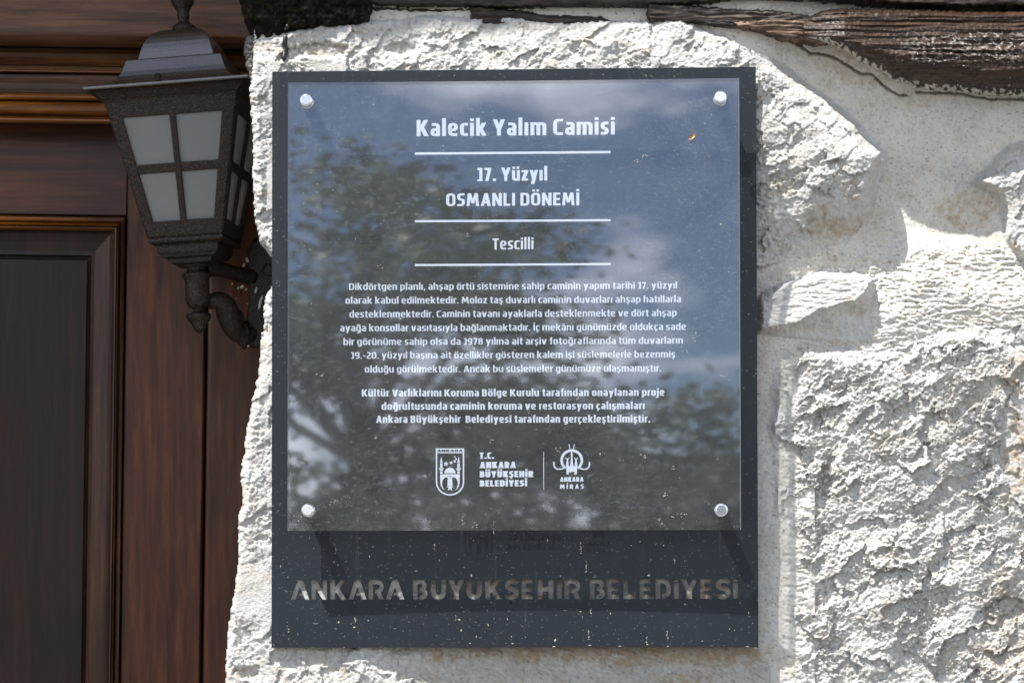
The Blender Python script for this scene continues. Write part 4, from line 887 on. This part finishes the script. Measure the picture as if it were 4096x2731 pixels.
def glyph(c, wx, wy):
    """returns (advance width, list of ribbons/polys); cap height 1"""
    X, A_, Dn, Cp = .80, 1.10, -.26, 1.0
    r = .26; G = []
    def st(x, y0, y1): G.append([((x - wx / 2, y0), (x + wx / 2, y0), (x + wx / 2, y1), (x - wx / 2, y1))])
    def dg(x0, y0, x1, y1, k=1.08): G.append([((x0 - wx * k / 2, y0), (x0 + wx * k / 2, y0), (x1 + wx * k / 2, y1), (x1 - wx * k / 2, y1))])
    def pa(pts, rr=r, cl=False): G.append(ribbon(rounded(pts, rr, cl), wx, wy, cl))
    def bx(x0, y0, x1, y1): G.append([((x0, y0), (x1, y0), (x1, y1), (x0, y1))])
    l = wx / 2; b = wy / 2; t = X - wy / 2; T = Cp - wy / 2
    base = c; dia = None
    for k_, (bb, dd) in {'ö': ('o', ':'), 'ü': ('u', ':'), 'ş': ('s', ','), 'ç': ('c', ','), 'ğ': ('g', 'u'), 'â': ('a', '^'), 'Ö': ('O', ':'), 'Ü': ('U', ':'), 'Ş': ('S', ','), 'Ç': ('C', ',')}.items():
        if c == k_: base, dia = bb, dd
    w = {'a': .50, 'e': .52, 'c': .42, 's': .43, 'i': wx, 'ı': wx, 'l': wx, 'İ': wx, 'I': wx, '.': wx, ',': wx, 't': .36, 'f': .34, 'r': .33, 'j': wx, 'm': .84, 'k': .54, 'v': .55, 'y': .55, 'z': .45, 'g': .53, 'K': .62, 'Y': .62, 'C': .52, 'O': .62, 'S': .52, 'M': .84, 'A': .66, 'N': .64, 'L': .46, 'D': .60, 'E': .48, 'T': .52, 'B': .56, 'V': .62, 'R': .58, 'U': .60, 'H': .62, '-': .34, '1': .36, '7': .46, '9': .52, '8': .52, '2': .48, '0': .54}.get(base, .53)
    Rr = w - l; mx_ = w / 2
    if base == 'a': pa([(l * .7, t), (Rr, t), (Rr, 0)]); pa([(Rr, b), (l, b), (l, t * .56), (Rr, t * .56)], .17)
    elif base == 'b': st(l, 0, A_); pa([(l, t), (Rr, t), (Rr, b), (l, b)])
    elif base == 'c': pa([(w, t), (l, t), (l, b), (w, b)])
    elif base == 'd': st(Rr, 0, A_); pa([(Rr, t), (l, t), (l, b), (Rr, b)])
    elif base == 'e': pa([(w * .94, b), (l, b), (l, t), (Rr, t), (Rr, t * .52), (l, t * .52)], .22)
    elif base == 'f': pa([(w, A_ - b), (l + .08, A_ - b), (l + .08, 0)], .2); bx(0, t - b * .9, w * .95, t + b * .9)
    elif base == 'g': pa([(Rr, b), (l, b), (l, t), (Rr, t)]); pa([(Rr, X), (Rr, Dn + b), (l * 1.2, Dn + b)], .2)
    elif base == 'h': st(l, 0, A_); pa([(l, t), (Rr, t), (Rr, 0)])
    elif base in 'iıİI':
        top = X if base in 'iı' else Cp; st(l, 0, top)
        if base == 'i': bx(0, X + .10, wx, X + .10 + wy * 1.05)
        if base == 'İ': bx(0, Cp + .10, wx, Cp + .10 + wy)
    elif base == 'j': pa([(l, X), (l, Dn + b), (-.12, Dn + b)], .14); bx(0, X + .10, wx, X + .10 + wy * 1.05)
    elif base == 'k': st(l, 0, A_); dg(l + .12, t * .50, Rr - .02, X, 1.15); dg(Rr, 0, l + .14, t * .62, 1.15)
    elif base == 'l': st(l, 0, A_)
    elif base == 'm': st(l, 0, X); pa([(l, t), (mx_, t), (mx_, 0)], .22); pa([(mx_, t), (Rr, t), (Rr, 0)], .22)
    elif base == 'n': st(l, 0, X); pa([(l, t), (Rr, t), (Rr, 0)])
    elif base == 'o': pa([(l, b), (Rr, b), (Rr, t), (l, t)], r, True)
    elif base == 'p': st(l, Dn, X); pa([(l, t), (Rr, t), (Rr, b), (l, b)])
    elif base == 'r': st(l, 0, X); pa([(l, t * .8), (l, t), (w, t)], .16)
    elif base == 's': pa([(w * .95, t), (l, t), (l, t * .55), (Rr, t * .50), (Rr, b), (w * .02, b)], .17)
    elif base == 't': pa([(l + .07, X + .20), (l + .07, b), (w, b)], .2); bx(0, t - b * .9, w * .97, t + b * .9)
    elif base == 'u': st(Rr, 0, X); pa([(Rr, b), (l, b), (l, X)])
    elif base in 'vV':
        h_ = X if base == 'v' else Cp; dg(mx_ - .03, 0, l, h_); dg(mx_ + .03, 0, Rr, h_)
    elif base == 'y': dg(mx_ + .02, 0, l, X); dg(mx_ - .09, Dn, Rr, X)
    elif base == 'z': bx(.01, 0, w, wy); bx(.01, X - wy, w, X); dg(l * 1.1, wy * .5, Rr * 1.0, X - wy * .5, 1.2)
    elif base == 'A': dg(l, 0, mx_ + .02, Cp, 1.0); dg(Rr, 0, mx_ + .04, Cp, 1.05); bx(w * .24, .20, w * .78, .20 + wy * .9)
    elif base == 'B': st(l, 0, Cp); pa([(l, b), (Rr, b), (Rr, .53), (l, .53)], .18); pa([(l, T), (Rr - .03, T), (Rr - .03, .53), (l, .53)], .18)
    elif base == 'C': pa([(w, T), (l, T), (l, b), (w, b)], .3)
    elif base == 'D': st(l, 0, Cp); pa([(l, T), (Rr, T), (Rr, b), (l, b)], .32)
    elif base == 'E': st(l, 0, Cp); bx(l, 0, w, wy); bx(l, Cp - wy, w, Cp); bx(l, .5 - wy / 2, w * .93, .5 + wy / 2)
    elif base == 'H': st(l, 0, Cp); st(Rr, 0, Cp); bx(l, .5 - wy / 2, Rr, .5 + wy / 2)
    elif base == 'K': st(l, 0, Cp); dg(l + .12, .44, Rr - .03, Cp, 1.15); dg(Rr, 0, l + .15, .58, 1.2)
    elif base == 'L': st(l, 0, Cp); bx(l, 0, w, wy)
    elif base == 'M': dg(l, 0, l + .08, Cp, .95); dg(Rr, 0, Rr - .08, Cp, .95); dg(mx_ - .01, .22, l + .11, Cp, .9); dg(mx_ + .01, .22, Rr - .11, Cp, .9)
    elif base == 'N': st(l, 0, Cp); st(Rr, 0, Cp); dg(Rr, 0, l, Cp)
    elif base == 'O': pa([(l, b), (Rr, b), (Rr, T), (l, T)], .32, True)
    elif base == 'R': st(l, 0, Cp); pa([(l, T), (Rr, T), (Rr, .44), (l, .44)], .2); dg(Rr, 0, Rr - .16, .44, 1.15)
    elif base == 'S': pa([(w * .96, T), (l, T), (l, .54), (Rr, .50), (Rr, b), (w * .02, b)], .2)
    elif base == 'T': st(mx_, 0, Cp); bx(0, Cp - wy, w, Cp)
    elif base == 'U': pa([(l, Cp), (l, b), (Rr, b), (Rr, Cp)], .3)
    elif base == 'Y': st(mx_, 0, .45); dg(mx_, .38, l, Cp); dg(mx_, .38, Rr, Cp)
    elif base == '.': bx(0, 0, wx, wy * 1.1)
    elif base == ',': bx(0, 0, wx, wy * 1.1); dg(l - .05, -.15, l, .02, .7)
    elif base == '-': bx(.02, .36, w - .02, .36 + wy)
    elif base == '1': st(w - l - .03, 0, Cp); bx(0, Cp - wy, w - l, Cp); bx(.0, 0, w, wy * .8)
    elif base == '7': bx(0, Cp - wy, w, Cp); dg(w * .36, 0, Rr, Cp - wy * .5, 1.05)
    elif base == '9': pa([(Rr, .42), (l, .42), (l, T), (Rr, T), (Rr, b), (l, b)], .22)
    elif base == '8': pa([(l, b), (Rr, b), (Rr, .52), (l, .52)], .18, True); pa([(l + .02, .52), (Rr - .02, .52), (Rr - .02, T), (l + .02, T)], .18, True)
    elif base == '2': pa([(l * .6, T), (Rr, T), (Rr, .56), (l, .3), (l, b), (w, b)], .18)
    elif base == '0': pa([(l, b), (Rr, b), (Rr, T), (l, T)], .26, True)
    if dia:
        h_ = (Cp if base.isupper() else X) + .10
        if dia == ':': bx(mx_ - .05 - wx * .85, h_, mx_ - .05, h_ + wy); bx(mx_ + .05, h_, mx_ + .05 + wx * .85, h_ + wy)
        if dia == ',': bx(mx_ - wx * .3, -.10, mx_ + wx * .45, .02); bx(mx_ - wx * .6, -.23, mx_ + wx * .45, -.13)
        if dia == 'u': pa([(mx_ - .15, h_ + .14), (mx_ - .12, h_ + .03), (mx_ + .12, h_ + .03), (mx_ + .15, h_ + .14)], .08)
        if dia == '^': dg(mx_ - .13, h_ - .02, mx_, h_ + .14, .7); dg(mx_ + .13, h_ - .02, mx_, h_ + .14, .7)
    return w, G
def text(s_, x0, x1, yl, yr, cap, weight, name='lettering', mat=None, track=None, lift=0.0, asp=.80, **p):
    wx, wy = weight, weight * asp; tr = track if track is not None else .135 - weight * .12; cx = 0; out = []
    for i, ch in enumerate(s_):
        if ch == ' ': cx += .25; continue
        w_, G = glyph(ch, wx, wy)
        for k, rb in enumerate(G): out.append((cx, k, rb))
        cx += w_ + tr
        if ch in 'rtf' : cx -= .03
    tot = cx - tr; k_ = (x1 - x0) / tot
    V = []; F = []
    for ox, k, rb in out:
        for qd in rb:
            b0 = len(V)
            for a, b_ in qd:
                px_ = x0 + (ox + a) * k_; fr = (px_ - x0) / (x1 - x0); py_ = yl + (yr - yl) * fr - b_ * cap
                u, v2 = S2L(px_, py_, GAP - .003); V.append(SP(u, v2, bow(u) + .0004 + lift + k * .00002))
            F.append((b0, b0 + 1, b0 + 2, b0 + 3))
    return tag(mesh(name, V, F, mat or M_PRINT, sign), **p)
text('Kalecik Yalım Camisi', 1667, 2459, 547, 540, 65, .205, label='large bold title lettering on the panel')
text('17. Yüzyıl', 1910, 2189, 726, 723, 53, .205, label='second heading, with a century number')
text('OSMANLI DÖNEMİ', 1785, 2317, 826, 822, 51, .20, label='heading in capitals')
text('Tescilli', 1970, 2134, 999, 997, 44, .175, label='single word between two rules')
for i, (s_, a, b, y0, y1) in enumerate([
    ('Dikdörtgen planlı, ahşap örtü sistemine sahip caminin yapım tarihi 17. yüzyıl', 1397, 2708, 1161, 1155),
    ('olarak kabul edilmektedir. Moloz taş duvarlı caminin duvarları ahşap hatıllarla', 1383, 2723, 1216, 1210),
    ('desteklenmektedir. Caminin tavanı ayaklarla desteklenmekte ve dört ahşap', 1399, 2706, 1271, 1265),
    ('ayağa konsollar vasıtasıyla bağlanmaktadır. İç mekânı günümüzde oldukça sade', 1362, 2743, 1326, 1320),
    ('bir görünüme sahip olsa da 1978 yılına ait arşiv fotoğraflarında tüm duvarların', 1375, 2731, 1381, 1375),
    ('19.-20. yüzyıl başına ait özellikler gösteren kalem işi süslemelerle bezenmiş', 1405, 2700, 1435, 1430),
    ('olduğu görülmektedir. Ancak bu süslemeler günümüze ulaşmamıştır.', 1460, 2645, 1490, 1486)]):
    text(s_, a, b, y0, y1, 26, .165)
for s_, a, b, y0, y1 in [('Kültür Varlıklarını Koruma Bölge Kurulu tarafından onaylanan proje', 1448, 2657, 1586, 1583),
    ('doğrultusunda caminin koruma ve restorasyon çalışmaları', 1527, 2578, 1639, 1636),
    ('Ankara Büyükşehir  Belediyesi tarafından gerçekleştirilmiştir.', 1505, 2600, 1691, 1689)]:
    text(s_, a, b, y0, y1, 28, .20)
def ez(u, v): return 1700 + .2976 * u, 1760 + .2976 * v
def ltext(s_, u0, u1, vb, vt, wt, **p):
    a, b = ez(u0, vb); c, d = ez(u1, vt); text(s_, a, c, b + .5, b - .5, b - d, wt, **p)
ltext('T.C.', 735, 928, 250, 165, .27); ltext('ANKARA', 735, 1220, 375, 290, .27); ltext('BÜYÜKŞEHİR', 737, 1455, 497, 414, .27); ltext('BELEDİYESİ', 737, 1373, 620, 537, .27)
ltext('ANKARA', 1815, 2130, 557, 495, .25); ltext('MİRAS', 1813, 2133, 652, 592, .22, track=.32)
def flat(polys, name, mat=M_PRINT, lift=0.0, raw=False, **p):
    V = []; F = []
    for k, pg in enumerate(polys):
        b0 = len(V)
        for a, b in pg:
            x_, y_ = (a, b) if raw else ez(a, b)
            u, v2 = S2L(x_, y_, GAP - .003); V.append(SP(u, v2, bow(u) + .0004 + lift + (k % 7) * .00002))
        F.append(tuple(range(b0, b0 + len(pg))))
    return tag(mesh(name, V, F, mat, sign), **p)
for (y0, y1, th) in ((616, 610, 9.5), (886, 882, 8.5), (1061, 1057, 8.5)):
    P = []
    for i in range(10):
        xa, xb = 1660 + 78.2 * i, 1660 + 78.2 * (i + 1); ya, yb = y0 + (y1 - y0) * i / 10, y0 + (y1 - y0) * (i + 1) / 10
        P.append([(xa, ya + th / 2), (xb, yb + th / 2), (xb, yb - th / 2), (xa, ya - th / 2)])
    flat(P, 'rule', raw=True)
flat([[(1593, 155), (1599, 155), (1600, 400), (1599, 660), (1593, 660), (1591, 400)]], 'divider')
def mir(pg, c): return [(2 * c - a, b) for a, b in pg][::-1]
def star(cx, cy, r_, rot=0.0): return [(cx + (r_ if i % 2 == 0 else r_ * .42) * math.sin(rot + i * math.pi / 5), cy - (r_ if i % 2 == 0 else r_ * .42) * math.cos(rot + i * math.pi / 5)) for i in range(10)]
# crest
ow = [(156, 119), (156, 560)] + [(337 - 181 * math.cos(t), 560 + 174 * math.sin(t)) for t in np.linspace(0, math.pi, 22)[1:-1]] + [(518, 560), (518, 119)]
P = [list(qd) for qd in ribbon(ow, 19, 19)]
P += [[(147, 110), (527, 110), (527, 175), (147, 175)]]
for cx in (220, 452):
    P += [[(cx - 17, 300), (cx, 220), (cx + 17, 300)], [(cx - 16, 308), (cx + 16, 308), (cx + 16, 370), (cx - 16, 370)], [(cx - 31, 374), (cx + 31, 374), (cx + 31, 390), (cx - 31, 390)], [(cx - 29, 395), (cx + 29, 395), (cx + 16, 411), (cx - 16, 411)], [(cx - 16, 417), (cx + 16, 417), (cx + 16, 450), (cx - 16, 450)]]
P += [[(336 + 75 * math.cos(t), 444 - 74 * math.sin(t)) for t in np.linspace(0, math.pi, 14)], [(331, 374), (336, 345), (341, 374)]]
hf = [(205, 457), (337, 457), (337, 480), (300, 484), (270, 500), (245, 525), (232, 560), (230, 600), (243, 640), (272, 672), (235, 648), (214, 612), (205, 560)]
P += [hf, mir(hf, 336.5)]
P += [[(287, 489), (385, 489), (383, 500), (289, 500)], [(300, 504), (372, 504), (370, 513), (302, 513)], [(308, 516), (365, 516), (372, 612), (301, 612)], star(337, 636, 52), star(283, 318, 38, .2), star(352, 303, 29, .1), star(401, 283, 25, -.1), star(417, 252, 19, .2), star(401, 224, 14, 0)]
flat(P, 'emblem', label='shield shaped crest with a domed building and two minarets')
m, N_, L_, b_ = newmat('dark_crest_print'); b_.inputs['Base Color'].default_value = (.012, .016, .02, 1); M_DKP = m
ltext('ANKARA', 165, 507, 156, 124, .20, name='crest_lettering', mat=M_DKP, lift=.0003)
# second emblem : ring, stags and long horns
c0 = 1972; P = []
ring_ = [(c0 + 135 * math.sin(t), 272 - 132 * math.cos(t)) for t in np.linspace(-2.45, 2.45, 44)]
P += [list(qd) for qd in ribbon(ring_, 32, 32)]
for t in np.linspace(-2.3, 2.3, 26): P.append([(c0 + 149 * math.sin(t) + 8 * math.cos(a), 272 - 146 * math.cos(t) + 8 * math.sin(a)) for a in np.linspace(0, 5.5, 7)])
P += [[(1893, 345), (2050, 345), (2043, 424), (1901, 424)], [(1901, 420), (1936, 420), (1932, 460), (1905, 460)], [(2008, 420), (2043, 420), (2040, 460), (2012, 460)]]
nk = [(1950, 350), (1960, 260), (1964, 205), (1950, 192), (1962, 186), (1966, 150), (c0, 146)]
P += [nk + mir(nk, c0)[1:-1] + [(1994, 350)]]
for cx in (1914, 2030):
    P += [[(cx - 15, 350), (cx - 17, 318), (cx - 9, 268), (cx - 18, 256), (cx, 250), (cx + 18, 256), (cx + 9, 268), (cx + 17, 318), (cx + 15, 350)]]
    P += [list(qd) for qd in ribbon([(cx - 27, 228), (cx - 20, 244), (cx, 248), (cx + 20, 244), (cx + 27, 228)], 7, 7)]
hn = rounded([(1905, 362), (1850, 384), (1770, 392), (1733, 350), (1733, 292)], 60, n=6)
for h_ in (hn, [(2 * c0 - a, b) for a, b in hn]): P += [list(qd) for qd in ribbon(h_, 20, 17)]
for h_ in ([(1936, 55), (1944, 90), (1950, 130)], [(2 * c0 - a, b) for a, b in [(1936, 55), (1944, 90), (1950, 130)]]):
    P += [list(qd) for qd in ribbon(h_, 9, 9)]
    for a, b in h_[:2]: P += [[(a - 12, b + 4), (a, b + 8), (a + 12, b + 4), (a, b + 17)]]
flat(P, 'emblem', label='round emblem with three stags and long curved horns')

# mud splashes on plate and panel
rnd = random.Random(11); V = []; F = []
SPL = [(1342, 2200, 30, 10), (1352, 2258, 8, 14), (1478, 2225, 20, 9), (1737, 2185, 40, 9), (1757, 2240, 10, 12), (1665, 2282, 5, 26), (1885, 2300, 18, 14), (1893, 2160, 6, 14), (1975, 2108, 60, 5), (2190, 2160, 18, 12), (2324, 2190, 60, 8), (2345, 2260, 70, 10), (2363, 2440, 26, 14), (2365, 2452, 8, 14),
       (2525, 2180, 6, 10), (2655, 2180, 10, 10), (2698, 2240, 34, 10), (2594, 2300, 10, 30), (2322, 2444, 8, 16), (2442, 2452, 12, 10), (2740, 2415, 6, 16), (2995, 2450, 14, 12), (1420, 2480, 34, 10), (1417, 2508, 10, 20), (1355, 2487, 12, 18), (1155, 2522, 24, 8), (1473, 2480, 6, 10), (1822, 2470, 26, 12), (1838, 2478, 8, 28), (1845, 2520, 14, 14), (1953, 2500, 14, 10), (1905, 2545, 18, 8), (1880, 2572, 6, 16),
       (2045, 2550, 26, 9), (2050, 2572, 8, 18), (2030, 2475, 12, 14), (2215, 2585, 6, 34), (2220, 2560, 22, 22), (2360, 2580, 5, 34), (2355, 2540, 44, 14), (2480, 2583, 5, 28), (2588, 2560, 34, 18), (2590, 2576, 8, 20), (2672, 2584, 5, 24), (2670, 2540, 40, 14), (2808, 2562, 6, 14), (2918, 2514, 6, 14), (2938, 2520, 6, 8), (2990, 2585, 5, 36), (1122, 2265, 18, 6), (1135, 2540, 6, 6)]
def splash(x, y, l, wd, hfun):
    n_ = 9; pts = []
    for k in range(n_):
        t = 2 * math.pi * k / n_; rr = rnd.uniform(.35, 1.0); pts.append((x + wd * .5 * rr * math.cos(t), y + l * .5 * rr * math.sin(t)))
    b0 = len(V)
    for a, b in pts: u, v2 = S2L(a, b, 0); V.append(SP(u, v2, hfun(u) + .0001))
    u, v2 = S2L(x, y, 0); V.append(SP(u, v2, hfun(u) + .0006)); F.extend([(b0 + k, b0 + (k + 1) % n_, b0 + n_) for k in range(n_)])
for x, y, l, wd in SPL:
    l *= .85; wd *= .6
    if l > 20:
        for _ in range(int(l / 4)): splash(x + rnd.gauss(0, wd * .25), y + rnd.uniform(-l / 2, l / 2), rnd.uniform(3, 7), rnd.uniform(3, 6), lambda u: 0)
    else: splash(x, y, l, wd, lambda u: 0)
for _ in range(200): splash(rnd.uniform(1095, 3020), rnd.choice([rnd.uniform(2130, 2580), rnd.uniform(2130, 2580), rnd.uniform(275, 2580)]), rnd.uniform(1.5, 3.5), rnd.uniform(1.5, 4), lambda u: 0)
tag(mesh('mud_splash', V, F, M_SPLASH, sign), kind='stuff', label='pale dried splashes on the dark plate')
V = []; F = []
def splashp(x, y, l, wd, a=0.0):
    n_ = 8; b0 = len(V); ca, sa = math.cos(a), math.sin(a)
    for k in range(n_):
        t = 2 * math.pi * k / n_; rr = rnd.uniform(.5, 1.0); dx, dy = wd * .5 * rr * math.cos(t), l * .5 * rr * math.sin(t)
        u, v2 = S2L(x + dx * ca - dy * sa, y + dx * sa + dy * ca, GAP + THK); V.append(SP(u, v2, bow(u) + THK + .00015))
    F.append(tuple(range(b0, b0 + n_)))
for x, y in [(1780, 600), (1870, 940), (2330, 500), (2540, 640), (2580, 620), (1600, 1275), (1895, 1390), (2315, 1590), (2410, 1815), (2570, 1820), (2700, 1870), (2120, 1650), (1960, 1760), (1850, 2085), (1895, 2095), (2640, 2080), (2700, 2070), (2740, 2060), (2660, 1980), (2230, 1800), (1500, 1750), (1330, 2010), (1200, 2070), (2300, 1900), (2780, 1350), (2740, 1400), (1700, 1900), (1210, 1850), (2900, 1500), (2880, 900), (1520, 1060), (1280, 1500)]:
    for _ in range(4): splashp(x + rnd.gauss(0, 8), y + rnd.gauss(0, 6), rnd.uniform(2, 4), rnd.uniform(4, 11), rnd.uniform(-.9, .9))
for _ in range(160): splashp(rnd.uniform(1160, 2950), rnd.uniform(340, 2110), rnd.uniform(1.2, 2.2), rnd.uniform(2, 7), rnd.gauss(-.2, .7))
tag(mesh('dust_fleck', V, F, M_SPLASH, sign), kind='stuff', label='pale flecks of dirt on the clear panel')

lf = [(2756, 556), (2760, 545), (2770, 536), (2779, 538), (2780, 546), (2772, 556), (2764, 560), (2758, 562)]
v = [];
for k, (a, b) in enumerate(lf): u, v2 = S2L(a, b, GAP + THK); v.append(SP(u, v2, bow(u) + THK + .0012 + .0006 * (k % 2)))
u, v2 = S2L(2769, 548, GAP + THK); v.append(SP(u, v2, bow(u) + THK + .0004))
tag(mesh('leaf', v, [(k, (k + 1) % 8, 8) for k in range(8)], M_LEAF, None, at=tuple(v[8])), label='tiny dry yellow leaf stuck to the clear panel below the top right stud', category='leaf')

# ------------------------------------------------------------------ trees across the street (seen mirrored in the panel)
m, N_, L_, b_ = newmat('tree_foliage'); n_ = noise_node(N_, L_, 1.3, 3); r_ = ramp(N_, L_, n_.outputs['Fac'], [(.35, (.035, .060, .018)), (.65, (.085, .125, .035))]); L_.new(r_.outputs['Color'], b_.inputs['Base Color']); b_.inputs['Roughness'].default_value = .6; M_LEAVES = m
m, N_, L_, b_ = newmat('tree_bark'); n_ = noise_node(N_, L_, 14, 5, sc3=(4, 4, 1)); r_ = ramp(N_, L_, n_.outputs['Fac'], [(.3, (.05, .035, .025)), (.7, (.14, .10, .07))]); L_.new(r_.outputs['Color'], b_.inputs['Base Color']); M_BARK = m
def tree(x, y, h, rx, rz, seed, label, zc=None, dens=1.0):
    rg = np.random.default_rng(seed)
    t = empty('tree', (x, y, GZ), label=label, category='tree', group='trees across the street')
    cz = GZ + h - rz if zc is None else zc
    mb = MB(); mb.tube([(x, y, GZ - .1), (x + .1, y, GZ + h * .25), (x - .05, y, cz), (x, y, cz + rz * .6)], [.22, .17, .12, .03], 10)
    mb.build('trunk', M_BARK, t, True)
    nc = int(46 * dens); cen = []; mbb = MB()
    for _ in range(nc):
        d = rg.normal(size=3); d /= np.linalg.norm(d); rr = rg.uniform(.35, 1.0) ** .6
        cen.append(np.array([x + d[0] * rx * rr, y + d[1] * rx * rr, cz + d[2] * rz * rr]))
    for c_ in cen[:14]: mbb.tube([(x, y, cz - rz * .6), tuple((np.array([x, y, cz - rz * .3]) + c_) / 2 + rg.normal(size=3) * .1), tuple(c_)], [.06, .04, .012], 6)
    mbb.build('limb', M_BARK, t)
    cen = np.array(cen); n_l = int(15000 * dens); ci = rg.integers(0, nc, n_l)
    P = cen[ci] + rg.normal(size=(n_l, 3)) * np.array([.36, .36, .25])
    a = rg.normal(size=(n_l, 3)); a /= np.linalg.norm(a, axis=1)[:, None]; b = rg.normal(size=(n_l, 3)); b -= (a * b).sum(1)[:, None] * a; b /= np.linalg.norm(b, axis=1)[:, None]
    s_ = rg.uniform(.05, .10, (n_l, 1)); Vq = np.stack([P - a * s_, P + b * s_ * .6, P + a * s_, P - b * s_ * .6], 1).reshape(-1, 3) - np.array([x, y, GZ])
    me = bpy.data.meshes.new('crown'); me.vertices.add(len(Vq)); me.vertices.foreach_set('co', Vq.astype(np.float32).ravel()); me.loops.add(len(Vq)); me.loops.foreach_set('vertex_index', np.arange(len(Vq), dtype=np.int32))
    me.polygons.add(n_l); me.polygons.foreach_set('loop_start', np.arange(0, 4 * n_l, 4, dtype=np.int32)); me.polygons.foreach_set('loop_total', np.full(n_l, 4, np.int32)); me.update(calc_edges=True)
    link('crown', me, M_LEAVES, t)
tree(-2.9, -24, 7.5, 2.4, 2.5, 1, 'leafy green tree across the street, mirrored in the left of the clear panel', dens=.8)
tree(0.9, -27, 5.0, 2.4, 2.2, 2, 'lower spreading green tree mirrored at the bottom middle of the panel', dens=.85)
tree(4.3, -25, 4.4, 2.1, 1.9, 3, 'small round green tree mirrored at the bottom right of the panel', dens=.8)
tree(-1.4, -30, 4.9, 2.6, 2.2, 4, 'low broad tree behind the leafy left tree, mirrored low in the panel', dens=.7)
